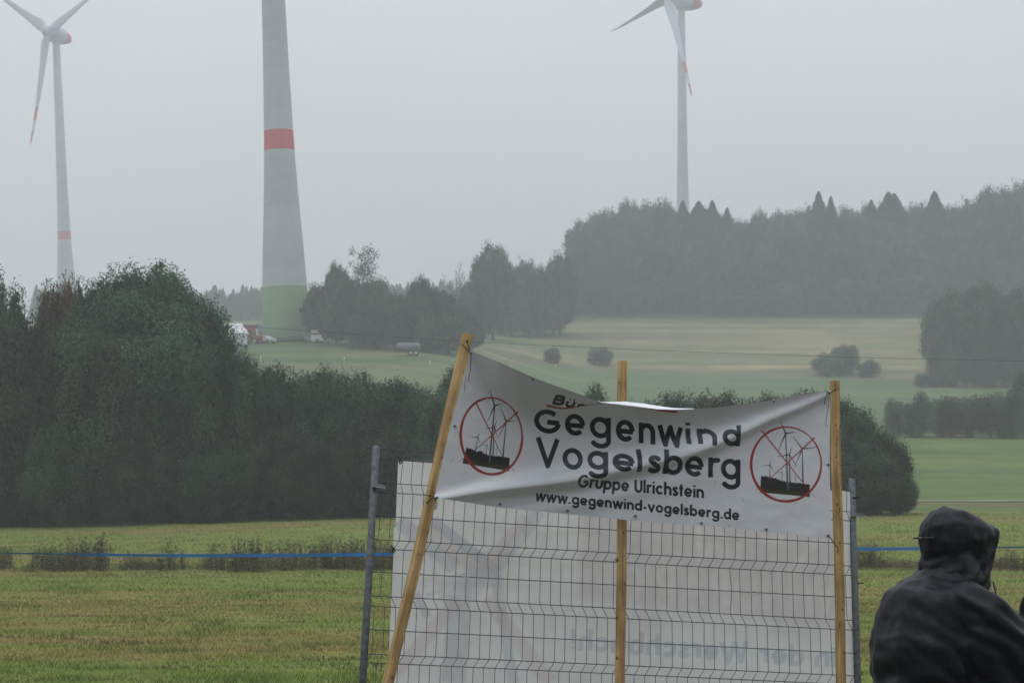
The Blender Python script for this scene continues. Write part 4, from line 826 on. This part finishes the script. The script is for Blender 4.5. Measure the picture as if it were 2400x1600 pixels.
tx = 1103 + U * 844; ty = smooth1(TX, TY, tx); bx = 1018 + U * 931; by = smooth1(BX, BY, bx)
bow = 3.5 * np.sin(np.pi * V) * (1 - U) ** 2 * -1 + 3 * np.sin(np.pi * V) * U ** 6 * -1
X = lerp(tx, bx, V) + bow; Yp = lerp(ty, by, V)
# tension fold from the lower left to the upper right corner
CX = [1018, 1060, 1159, 1287, 1351, 1500, 1602, 1678, 1742, 1806, 1882, 1947]; CY = [1164, 1158, 1141, 1124, 1115, 1083, 1059, 1034, 1005, 975, 946, 918]
yc = smooth1(CX, CY, X); s = Yp - yc
en = np.clip(np.minimum((X - 1018) / 330, (1950 - X) / 330), .0, 1) ** .7
w1 = 9 + 24 * en; w2 = 5 + 11 * en; A = .012 + .050 * en - .007 * np.exp(-((X - 1560) / 90) ** 2)
sc_ = s - 6 - 3 * en
D = A * np.where(sc_ < 0, np.exp(-(sc_ / w1) ** 2), np.exp(-(sc_ / w2) ** 2))
# second softer fold under the first and one above it
D += .016 * en * np.exp(-((s - 66) / 22) ** 2) * np.exp(-((X - 1350) / 260) ** 2) + .008 * np.exp(-(((X - 1430) * .25 + (Yp - 1035)) / 22) ** 2) * np.exp(-((X - 1500) / 180) ** 2)
# belly below the left part: turned down towards the lower left corner
D -= .034 * np.clip((s - 8) / 45, 0, 1) * np.exp(-((X - 1060) / 190) ** 2)
yl = smooth1([1000, 1103, 1130, 1170, 1210, 1270, 1400, 1550, 1700, 1830, 1905, 1950], [700, 830, 872, 930, 965, 985, 1000, 1003, 985, 950, 930, 915], X)
hgt = (yl - Yp) / 460.; k_ = .03; sp_h = k_ * np.log1p(np.exp(np.clip(hgt / k_, -30, 30)))
D += 1.25 * sp_h
D += (fbm(X / 60, Yp / 45, 3, 55) - .5) * .006 + .003 * np.sin((X + Yp * .6) / 21) * np.exp(-((Yp - by) / 60) ** 2) * .4
Yd = 10.40 + .55 * U - D
Pw = WA(X.ravel(), Yp.ravel(), Yd.ravel()); i = np.arange(nu * nv).reshape(nv, nu); fq = np.stack([i[:-1, :-1], i[1:, :-1], i[1:, 1:], i[:-1, 1:]], -1).reshape(-1, 4)
# the cloth's print coordinates: shifted where the fold takes up cloth
sig = 1 / (1 + np.exp(-(s + 22) / 6)); sh_ = 5 * sig * np.exp(-(np.maximum(s - 6, 0) / 20) ** 2) * np.clip((X - 1420) / 60, 0, 1) * np.clip((1760 - X) / 40, 0, 1)
pb = Print((X - sh_).ravel(), Yp.ravel(), (.74, .755, .775))
INK = (.018, .021, .026); RED = (.36, .035, .035)
z7 = lambda x, y: (1230 + x / 4.276, 920 + y / 4.276)
def G7(ch, x0, x1, yb, yx, T=None, skew=.11, slant=0):
    """letter by its left, right, baseline and x-height lines"""
    w_ = GL[ch][0]; a = z7(x0, yb); b_ = z7(x1, yx); sx = (b_[0] - a[0]) / w_; hh = 1.42 if ch in 'VG' else 1
    sy = (a[1] - b_[1]) / hh; pb.glyph(ch, a[0], a[1] - skew * (b_[0] - a[0]) / 2, sx, sy, T or 5.7, INK, skew, slant, asc={'b': .58, 'd': .7}.get(ch, 1))
for ch, x0, x1, yb, yx in [('G', 97, 365, 400, 172), ('e', 403, 603, 430, 212), ('g', 652, 862, 455, 242), ('e', 916, 1097, 490, 270), ('n', 1147, 1302, 512, 305), ('w', 1342, 1572, 528, 335), ('i', 1606, 1660, 512, 358), ('n', 1722, 1905, 520, 368), ('d', 1965, 2150, 528, 372)]: G7(ch, x0, x1, yb, yx)
for ch, x0, x1, yb, yx in [('V', 118, 342, 738, 455), ('o', 380, 580, 770, 553), ('g', 628, 833, 768, 585), ('e', 877, 1080, 785, 613), ('l', 1100, 1165, 790, 640), ('s', 1220, 1345, 798, 632), ('b', 1380, 1575, 820, 630), ('e', 1605, 1790, 838, 634), ('r', 1840, 1950, 850, 650), ('g', 1968, 2158, 868, 662)]: G7(ch, x0, x1, yb, yx, slant=(-.0))
a = z7(525, 942); b_ = z7(1792, 1056)
pb.line('Gruppe Ulrichstein', a[0], b_[0], a[1], b_[1], 20.5, 2.95, INK, slant=lambda k: .22 * max(0, 1 - k / .42), gap=.2)
a = z7(103, 1078); b_ = z7(2148, 1276)
pb.line('www.gegenwind-vogelsberg.de', a[0], b_[0], a[1], b_[1], 17.0, 2.65, INK, slant=lambda k: .2 * max(0, 1 - k / .2), gap=.22)
# top line, mostly hidden in the roll of the upper edge
for ch, x0, x1, yb, yx, T in [('B', 285, 395, 112, 50, 3.6), ('ü', 412, 500, 138, 82, 3.2), ('r', 530, 600, 146, 112, 2.6)]:
    a = z7(x0, yb); b_ = z7(x1, yx); w_ = GL[ch][0]; pb.glyph(ch, a[0] - 3, a[1], (b_[0] - a[0]) / w_, (a[1] - b_[1]) * 1.0 / (1 if ch != 'B' else 1.0), T, INK, .12, .45)
pb.stroke([z7(218, 128), z7(300, 146), z7(380, 157), z7(470, 150), z7(560, 132), z7(650, 120)], 2.3, RED, wfun=lambda t_: 1.2 - t_); pb.stroke([z7(1180, 140), z7(1330, 168), z7(1450, 186), z7(1526, 190)], 2.8, RED)
for k in range(8): q0 = z7(600 + k * 22, 128 - k * 2.0); pb.stroke([q0, (q0[0] + 3, q0[1] - 2.5)], 1.0, INK, .8)
DK = (.022, .024, .024)
def emblem(zf, ctr, rx_, ry_, tilt, xs_, land, turbs, sc):
    cx, cy = ctr; pts = []
    for k in range(73):
        a = 2 * math.pi * k / 72 - .9; pts.append((cx + rx_ * math.cos(a) * math.cos(tilt) - ry_ * math.sin(a) * math.sin(tilt), cy + rx_ * math.cos(a) * math.sin(tilt) + ry_ * math.sin(a) * math.cos(tilt)))
    L_ = [zf(*p) for p in land]; pb.poly(L_, DK)
    for k in range(len(land) - 4):       # rough tree line
        a, b_ = L_[k], L_[k + 1]
        for j in range(5):
            f_ = random.random(); pb.stroke([(lerp(a[0], b_[0], f_), lerp(a[1], b_[1], f_) + 1.5), (lerp(a[0], b_[0], f_), lerp(a[1], b_[1], f_) - random.uniform(.3, 1.7))], .9, DK)
    a, b_, c_, d_ = L_[-1], L_[-2], None, None
    up = 11 / 1.0; pb.poly([(a[0] + 1, a[1]), (b_[0], b_[1]), (b_[0], b_[1] - up), (a[0] + 1, a[1] - up)], (.055, .055, .028), .8, 3)
    for (hb, base, bl, T) in turbs:
        h_ = zf(*hb); pb.stroke([h_, zf(*base)], T, (.055, .062, .072), 1, .8, wfun=lambda t_: .55 + .55 * t_)
        if T > 1.7: pb.stroke([(h_[0] + .8, h_[1] + 8), (zf(*base)[0] + 1.0, zf(*base)[1] - 1)], T * .35, (.22, .23, .25), .8)
        for q_ in bl: pb.stroke([h_, zf(*q_)], T * .75, (.03, .034, .042), 1, .8, wfun=lambda t_: 1.25 - 1.0 * t_)
        pb.stroke([h_, (h_[0] + .6, h_[1] + .3)], T * .8, DK)
    pb.stroke([zf(*p) for p in pts], 2.5, RED, wfun=lambda t_: .35 + .95 * np.abs(np.sin(np.pi * (t_ + .0))) ** .6 + .12 * np.sin(t_ * 40), butt=False)
    for p in xs_:
        pb.stroke([zf(*q_) for q_ in p[:2]], 1.5, RED, wfun=lambda t_: 1.1 - .5 * t_); pb.stroke([zf(*q_) for q_ in p[1:]], .5, (.12, .04, .04), .9)
z1b = lambda x, y: (1000 + x / 3.136, 760 + y / 3.136); z2b = lambda x, y: (1500 + x / 3.92, 880 + y / 3.92)
emblem(z1b, (476, 820), 226, 281, -.06, [[(360, 570), (550, 955), (648, 1082)], [(672, 640), (362, 918), (236, 1010)]],
 [(293, 905), (318, 912), (340, 922), (365, 935), (400, 932), (425, 950), (450, 962), (480, 965), (545, 968), (610, 980), (606, 1076), (264, 1020)],
 [((500, 597), (460, 1018), [(466, 487), (553, 580), (445, 718)], 2.1), ((585, 712), (560, 972), [(543, 610), (655, 704), (524, 838)], 1.7), ((497, 755), (487, 962), [(517, 702), (430, 768), (520, 828)], 1.5), ((375, 825), (358, 930), [(387, 796), (318, 832), (390, 875)], 1.1), ((443, 885), (436, 955), [(412, 888), (447, 868), (448, 916)], .7), ((515, 916), (512, 962), [(518, 900), (505, 925)], .5)], 3.136)
emblem(z2b, (1343, 812), 322, 341, .03, [[(1117, 503), (1560, 1062), (1608, 1116)], [(1605, 568), (1190, 948), (1065, 1055)]],
 [(1112, 922), (1160, 926), (1200, 935), (1240, 942), (1270, 955), (1305, 968), (1340, 975), (1400, 980), (1480, 990), (1560, 998), (1560, 1112), (1103, 1070)],
 [((1338, 530), (1358, 1048), [(1286, 406), (1424, 518), (1270, 690)], 2.1), ((1490, 672), (1498, 988), [(1403, 552), (1635, 655), (1422, 832)], 1.7), ((1372, 725), (1378, 988), [(1398, 647), (1258, 743), (1436, 828)], 1.5), ((1192, 820), (1194, 940), [(1202, 776), (1116, 830), (1234, 882)], 1.1), ((1303, 887), (1305, 970), [(1307, 852), (1256, 890), (1325, 920)], .7), ((1430, 925), (1430, 980), [(1426, 908), (1410, 975)], .5)], 3.92)
# bits of dried grass and scuffs stuck to the vinyl
for (x, y, dx, dy) in [(1567, 1256 - 25, -6, 14), (1580, 1222, 5, 10), (1062, 1070, -3, 14), (1086, 1112, 3, -4), (1036, 1090, -2, 10), (1052, 1073, 5, 12), (1737, 1163, 7, 11), (1738, 1170, 4, 5), (1678, 1126, -5, 8), (1823, 1183, 2, 4), (1596, 1171, 16, 5), (1707, 1228, 0, 10), (1147, 1125, 8, 2), (1657, 1183, 1, 13), (1845, 1243, 0, 8), (1290, 1140, 6, 5)]: pb.stroke([(x, y), (x + dx * .5 + 1, y + dy * .5), (x + dx, y + dy)], .35, (.13, .11, .08), .75)
pb.c *= (.955 + .09 * fbm(X.ravel() / 70, Yp.ravel() / 50, 4, 66))[:, None]
drops = RNG.random(len(pb.c)) < .003; pb.c[drops] *= .88
banm = vcmat('banner_vinyl', .34, .6, bump=(300, .05))
link('cloth', meshnp('cloth', Pw, fq, banm, True, np.clip(pb.c, 0, 1)), bn)
whitev = mat('banner_back', (.80, .81, .82), .45, .4, noise=(20, .03))
# the rolled forward upper edge: its plain white back
ux = [1400, 1426, 1464, 1510, 1545, 1580, 1628]; uy = [941, 941.5, 940.5, 945.5, 951, 956, 957]; lx = [1400, 1430, 1487, 1540, 1581, 1628]; ly = [942.5, 946, 951, 958, 959, 958]
xs = np.linspace(1401, 1627, 60); v = []; f = []
for j in range(6):
    for k, x in enumerate(xs):
        t_ = j / 5; y = lerp(np.interp(x, ux, uy), np.interp(x, lx, ly) + .6, t_); u_ = (x - 1103) / 844; e_ = math.sin(math.pi * (x - 1401) / 226) ** .5 if 1401 < x < 1627 else 0
        v.append(W(x, y, 10.40 + .55 * u_ - .072 - e_ * (.005 + .085 * t_) + .02 * (1 - t_)))
        if j and k: f.append(((j - 1) * 60 + k - 1, j * 60 + k - 1, j * 60 + k, (j - 1) * 60 + k))
o = link('folded_edge', meshnp('folded_edge', np.array(v), np.array(f), whitev, True), bn); md = o.modifiers.new('thick', 'SOLIDIFY'); md.thickness = .0012
# eyelets
eyem = mat('eyelet_metal', (.55, .56, .56), .3, .5, .7); holem = mat('eyelet_hole', (.05, .05, .05), .8)
def surf(px, py):
    k = np.argmin((X - px) ** 2 + (Yp - py) ** 2); return Vector(Pw[k])
for (x, y) in [(1249, 889), (1403, 943.5), (1066, 998), (1172, 1180), (1331, 1196), (1489, 1209), (1644, 1225), (1796, 1240), (1941, 1254), (1814, 940), (1941, 1088), (1104, 828), (1943, 921), (1024, 1166)]:
    q_ = surf(x, y) - Vector((0, .004, 0))
    e_ = MB().lathe([(-.002, .0052), (-.003, .0075), (0, .0092)], 16, 'y').build('eyelet', eyem, bn, True, loc=q_)
    MB().lathe([(-.0032, .0045), (-.0022, .0048)], 12, 'y').build('eyelet_hole', holem, e_)
# strings
strm = mat('green_string', (.03, .06, .05), .8); 
def string(pts, Y, r=.0018):
    MB().tube([W(x, y, Y + (0 if len(p_) == 2 else p_[2])) for p_ in pts for x, y in [p_[:2]]], r, 5).build('string', strm, bn, True)
string([(1095, 800), (1098, 810), (1101, 824)], 10.55, .0026); string([(1080, 806), (1088, 812), (1099, 824)], 10.55, .0026); string([(1101, 822), (1104, 834), (1104, 850), (1102, 870), (1099, 884), (1097, 893)], 10.30); string([(1093, 799), (1096, 797), (1097, 802), (1094, 803), (1094, 799)], 10.55, .003)
string([(1092, 880), (1089, 900), (1089, 918)], 10.33, .0012)
string([(991, 1158), (1005, 1161), (1020, 1164)], 10.45, .0022); string([(1000, 1177), (1010, 1169), (1019, 1165)], 10.43, .0024); string([(1020, 1165), (1022, 1180), (1019, 1195)], 10.3); string([(1021, 1165), (1025, 1180), (1023, 1193)], 10.3, .0014); string([(999, 1178), (1002, 1175), (1003, 1179), (1000, 1180)], 10.43, .003)
string([(1958, 913), (1950, 918), (1944, 921), (1938, 916)], 10.88, .003); string([(1933, 912), (1938, 922), (1934, 935), (1932, 948)], 10.7); string([(1940, 924), (1943, 938), (1940, 960), (1936, 990), (1935, 997), (1941, 999)], 10.7, .0014); string([(1957, 912), (1960, 915), (1962, 912), (1958, 910)], 10.9, .0028)
string([(1941, 1254), (1948, 1262), (1955, 1272), (1964, 1284)], 10.75, .0028); string([(1964, 1284), (1966, 1288), (1962, 1290), (1964, 1296)], 10.75, .002)

# ------------------------------------------------------------------ blue barrier tape
xs = np.linspace(-1400, 3400, 330); v = []; f = []
for k, x in enumerate(xs):
    yc_ = np.interp(x, [-260, 0, 200, 450, 700, 910, 1500, 2010, 2200, 2400, 2700], [1291, 1295, 1299, 1301.5, 1300.5, 1298, 1291, 1286, 1284.5, 1281, 1276]); wd = np.interp(x, [-260, 0, 100, 250, 500, 900, 2000, 2170, 2300, 2400, 2700], [2.6, 2.8, 4.2, 6.2, 7.6, 8.2, 8.2, 7.4, 4, 3.2, 2.8]) + .5 * math.sin(x / 31)
    Yt = np.interp(x, [-260, 900, 2000, 2700], [34, 30, 31, 38])
    for s_ in (-.5, .5):
        q_ = W(x, yc_ + s_ * wd, Yt); q_[1] += s_ * (9.5 - wd) / 9.5 * .05; v.append(q_)
    if k: f.append((2 * k - 2, 2 * k, 2 * k + 1, 2 * k - 1))
tag(link('barrier_tape', meshnp('tape', np.array(v), np.array(f), mat('blue_plastic', (.035, .21, .62), .4, .4, noise=(2, .12)), True)), 'bright blue plastic barrier tape stretched across the near field', 'tape')

# ================================================================== PEOPLE
def blob(spheres, name, voxel, m, parent, smooth=6, disp=None):
    """union of many spheres (x, y, z, rx, ry, rz) remeshed into one continuous skin"""
    bm = bmesh.new()
    for (x, y, z, a, b_, c_) in spheres:
        bmesh.ops.create_icosphere(bm, subdivisions=2, radius=1, matrix=Matrix.Translation((x, y, z)) @ Matrix.Diagonal((a, b_, c_, 1)))
    me = bpy.data.meshes.new(name); bm.to_mesh(me); bm.free(); o = bpy.data.objects.new(name, me); C.objects.link(o)
    r_ = o.modifiers.new('r', 'REMESH'); r_.mode = 'VOXEL'; r_.voxel_size = voxel; r_.use_smooth_shade = True
    sm = o.modifiers.new('s', 'SMOOTH'); sm.iterations = smooth; sm.factor = .6
    dg = bpy.context.evaluated_depsgraph_get(); me2 = bpy.data.meshes.new_from_object(o.evaluated_get(dg)); bpy.data.objects.remove(o)
    if disp:
        n = len(me2.vertices); co = np.empty(n * 3, np.float32); me2.vertices.foreach_get('co', co); co = co.reshape(-1, 3); no = np.empty(n * 3, np.float32); me2.vertices.foreach_get('normal', no); no = no.reshape(-1, 3)
        co = co + no * disp(co)[:, None]; me2.vertices.foreach_set('co', co.astype(np.float32).ravel()); me2.update()
    me2.materials.clear(); me2.materials.append(m); me2.polygons.foreach_set('use_smooth', [True] * len(me2.polygons))
    return link(name, me2, parent)
def chain(pts, n=9):
    out = []; pts = [tuple(p) if len(p) == 6 else tuple(p) + (p[3],) * (6 - len(p)) for p in pts]
    for (a, b_) in zip(pts[:-1], pts[1:]):
        for i in range(n):
            k = i / n; out.append(tuple(a[j] + (b_[j] - a[j]) * k for j in range(len(a))))
    out.append(tuple(pts[-1])); return [(q[0], q[1], q[2], q[3], q[4] if len(q) > 4 else q[3], q[5] if len(q) > 5 else q[3]) for q in out]
skin = mat('skin', (.45, .27, .2), .5, noise=(30, .08)); jm = mat('wet_black_fabric', (.0034, .0042, .0072), .45, .24, noise=(7, .45), bump=(160, .5, .003)); tm_ = mat('dark_trousers', (.02, .022, .028), .8, noise=(12, .2), bump=(150, .3, .002)); bootm = mat('boot_leather', (.03, .022, .018), .6)
def hand(x, y, z, side):
    s_ = chain([(x, y, z, .028, .016, .036), (x + .04, y, z - .01, .03, .016, .04)], 4)
    for i in range(4):
        zz = z + .028 - i * .02; ln = (.07, .078, .072, .056)[i]
        s_ += chain([(x + .06, y, zz - .008, .0105), (x + .06 + ln * .45, y - side * .004, zz - .012, .0095), (x + .06 + ln * .75, y + side * .018, zz - .014, .009), (x + .06 + ln * .78, y + side * .036, zz - .016, .008)], 5)
    s_ += chain([(x + .01, y + side * .01, z + .03, .013), (x + .045, y + side * .026, z + .046, .011), (x + .075, y + side * .03, z + .044, .009)], 5)
    return s_
def person(loc, rz, label):
    t_ = empty('person', loc, rz, label=label, cat='person')
    # local axes: +x is the way the body faces, +y is the person's left
    hx = .085
    sp_b = [(hx + .02, 0, 1.575, .09, .074, .11), (hx + .05, 0, 1.555, .07, .06, .075), (hx + .118, 0, 1.585, .014, .011, .02), (hx + .112, 0, 1.60, .01, .008, .03), (hx + .1, 0, 1.54, .022, .028, .012), (hx + .0, .078, 1.595, .012, .012, .028), (hx + .0, -.078, 1.595, .012, .012, .028), (hx + .092, 0, 1.505, .03, .03, .025)]
    sp_b += chain([(hx - .01, 0, 1.53, .06), (.03, 0, 1.40, .065)]) + chain([(.01, 0, 1.36, .1, .16, .08), (.0, 0, 1.2, .11, .15, .1), (0, 0, 1.0, .1, .14, .1), (0, 0, .9, .11, .15, .09)])
    for s_ in (1, -1):
        sp_b += chain([(.01, s_ * .18, 1.36, .055), (.13, s_ * .27, 1.12, .042), (.36, s_ * .17, 1.08, .03)]) + hand(.37, s_ * .16, 1.08, -s_)
        sp_b += chain([(0, s_ * .09, .88, .085), (.02, s_ * .10, .48, .055), (-.01, s_ * .11, .1, .04)]) + chain([(-.02, s_ * .11, .05, .035), (.14, s_ * .12, .035, .03)])
    blob(sp_b, 'body', .0065, skin, t_, 3)
    def wr(co):
        x, y, z = co.T
        arm = np.clip((np.abs(y) - .17) / .05, 0, 1)
        f_ = (fbm(x * 9 + z * 5, y * 9 - z * 3, 3, 5) - .5) * .022 + .004 * np.abs(np.sin(z * 30 + x * 22 + 5 * fbm(x * 7 + y * 5, z * 6, 3, 31))) ** 3 * np.clip((1.5 - z) * 4, 0, 1) + (fbm(x * 30 + z * 26, y * 30 - z * 20 + x * 9, 2, 8) - .5) * .006
        return f_ + arm * .006 * np.sin(z * 70 + x * 60 + 3 * fbm(x * 12, z * 12, 2, 4)) + .004 * np.sin(z * 55 + y * 25 + 6 * fbm(y * 6, z * 6, 2, 14)) * np.clip((1.25 - z) / .15, 0, 1)
    J = chain([(-.01, 0, 1.455, .115, .12, .055), (-.055, 0, 1.39, .165, .19, .085), (-.085, 0, 1.24, .18, .215, .12), (-.075, 0, 1.05, .185, .21, .12), (-.055, 0, .93, .19, .21, .1), (-.045, 0, .80, .20, .22, .05)])
    J += chain([(.03, 0, 1.50, .105, .105, .05), (.0, 0, 1.45, .13, .13, .06)])
    for s_ in (1, -1): J += chain([(-.02, s_ * .15, 1.385, .085), (.02, s_ * .21, 1.34, .088), (.16, s_ * .285, 1.155, .08), (.25, s_ * .235, 1.10, .066), (.345, s_ * .175, 1.085, .05)])
    for s_ in (1, -1): J += chain([(.02, s_ * .20, 1.26, .10), (.07, s_ * .20, 1.10, .10), (.06, s_ * .18, .95, .11)], 6) + chain([(.10, s_ * .21, 1.12, .075), (.2, s_ * .2, 1.05, .055)], 4)
    jk = blob(J, 'jacket', .009, jm, t_, 3, wr)
    Hd = chain([(.02, 0, 1.60, .105, .10, .125), (.05, 0, 1.607, .112, .102, .118), (.10, 0, 1.605, .10, .096, .10), (.15, 0, 1.62, .068, .085, .066), (.205, 0, 1.634, .03, .06, .03)], 6)
    Hd += chain([(.025, 0, 1.53, .10, .10, .09), (.03, 0, 1.47, .12, .12, .06)], 5) + chain([(.13, 0, 1.56, .075, .085, .09), (.11, 0, 1.47, .075, .09, .07), (.09, 0, 1.43, .08, .10, .05)], 5)
    for s_ in (1, -1): Hd += chain([(.200, s_ * .04, 1.632, .022, .028, .022), (.165, s_ * .05, 1.56, .026, .026, .035), (.135, s_ * .05, 1.49, .026, .028, .035), (.12, s_ * .045, 1.43, .028, .03, .03)], 6)
    hd = blob(Hd, 'hood', .007, jm, t_, 3, lambda co: (fbm(co[:, 0] * 11, co[:, 2] * 11 + co[:, 1] * 5, 3, 5) - .5) * .018 + .006 * np.abs(np.sin(co[:, 2] * 60 - co[:, 0] * 38 + 4 * fbm(co[:, 0] * 9, co[:, 2] * 9, 2, 3))) ** 3 * np.clip((1.58 - co[:, 2]) * 12, 0, 1) + .0035 * np.exp(-((co[:, 1] - .03 * np.sin(co[:, 0] * 8)) / .004) ** 2) * (co[:, 2] > 1.6))
    MB().tube([(-.078, -.055, 1.612), (-.094, 0, 1.613), (-.078, .055, 1.612)], .004, 6).build('hood_cord', cable_tie, hd, True); MB().lathe([(0, .002), (.002, .004), (.009, .004), (.011, .002)], 10, 'x', (-.108, -.012, 1.612)).build('cord_stopper', mat('shiny_stopper', (.12, .12, .13), .3, .5, .4), hd, True)
    MB().tube([(.165, -.075, 1.46), (.17, -.085, 1.41), (.165, -.085, 1.375)], .003, 6).tube([(.178, -.055, 1.41), (.195, -.065, 1.39)], .0035, 6).lathe([(1.40, .006), (1.425, .006)], 8, 'z', (.177, -.055, 0)).build('draw_cord', cable_tie, hd, True)
    L_ = []
    for s_ in (1, -1): L_ += chain([(0, s_ * .095, .9, .105, .1, .1), (.01, s_ * .1, .7, .095), (.02, s_ * .105, .48, .072), (-.005, s_ * .11, .14, .066)])
    blob(L_, 'trousers', .011, tm_, t_, 4)
    for s_ in (1, -1):
        blob(chain([(-.03, s_ * .11, .16, .052), (-.03, s_ * .11, .06, .052), (.04, s_ * .115, .05, .05), (.16, s_ * .125, .04, .045, .05, .035)], 6), 'boot', .009, bootm, t_, 3)
    return t_
PY = 7.5; pc = W(2206, 1235, PY)
p1 = person((pc[0], PY, 0.0), R(28), 'person in a wet black hooded rain jacket seen from behind at the lower right')
p2 = copy_tree(p1); pc2 = W(2566, 1235, 8.3); p2.location = (pc2[0], 8.3, 0); p2.rotation_euler = (0, 0, R(60)); tag(p2, 'person in black jacket at the right picture edge, only a sliver of the back showing', 'person')

# ================================================================== HAZE
hz = bpy.data.materials.new('haze_air'); hz.use_nodes = True; t = hz.node_tree; t.nodes.clear()
ou = t.nodes.new('ShaderNodeOutputMaterial'); pv = t.nodes.new('ShaderNodeVolumePrincipled'); pv.inputs['Color'].default_value = (.936, .96, .986, 1); pv.inputs['Density'].default_value = .0010; pv.inputs['Anisotropy'].default_value = 0
t.links.new(pv.outputs[0], ou.inputs['Volume'])
me = bpy.data.meshes.new('haze'); bm = bmesh.new(); bmesh.ops.create_cube(bm, size=1); bm.to_mesh(me); bm.free(); me.materials.append(hz)
ho = link('haze', me); ho.location = (0, 875, 125); ho.scale = (4800, 2200, 262); tag(ho, 'thin pale rain haze filling the whole valley', 'haze', kind='stuff')
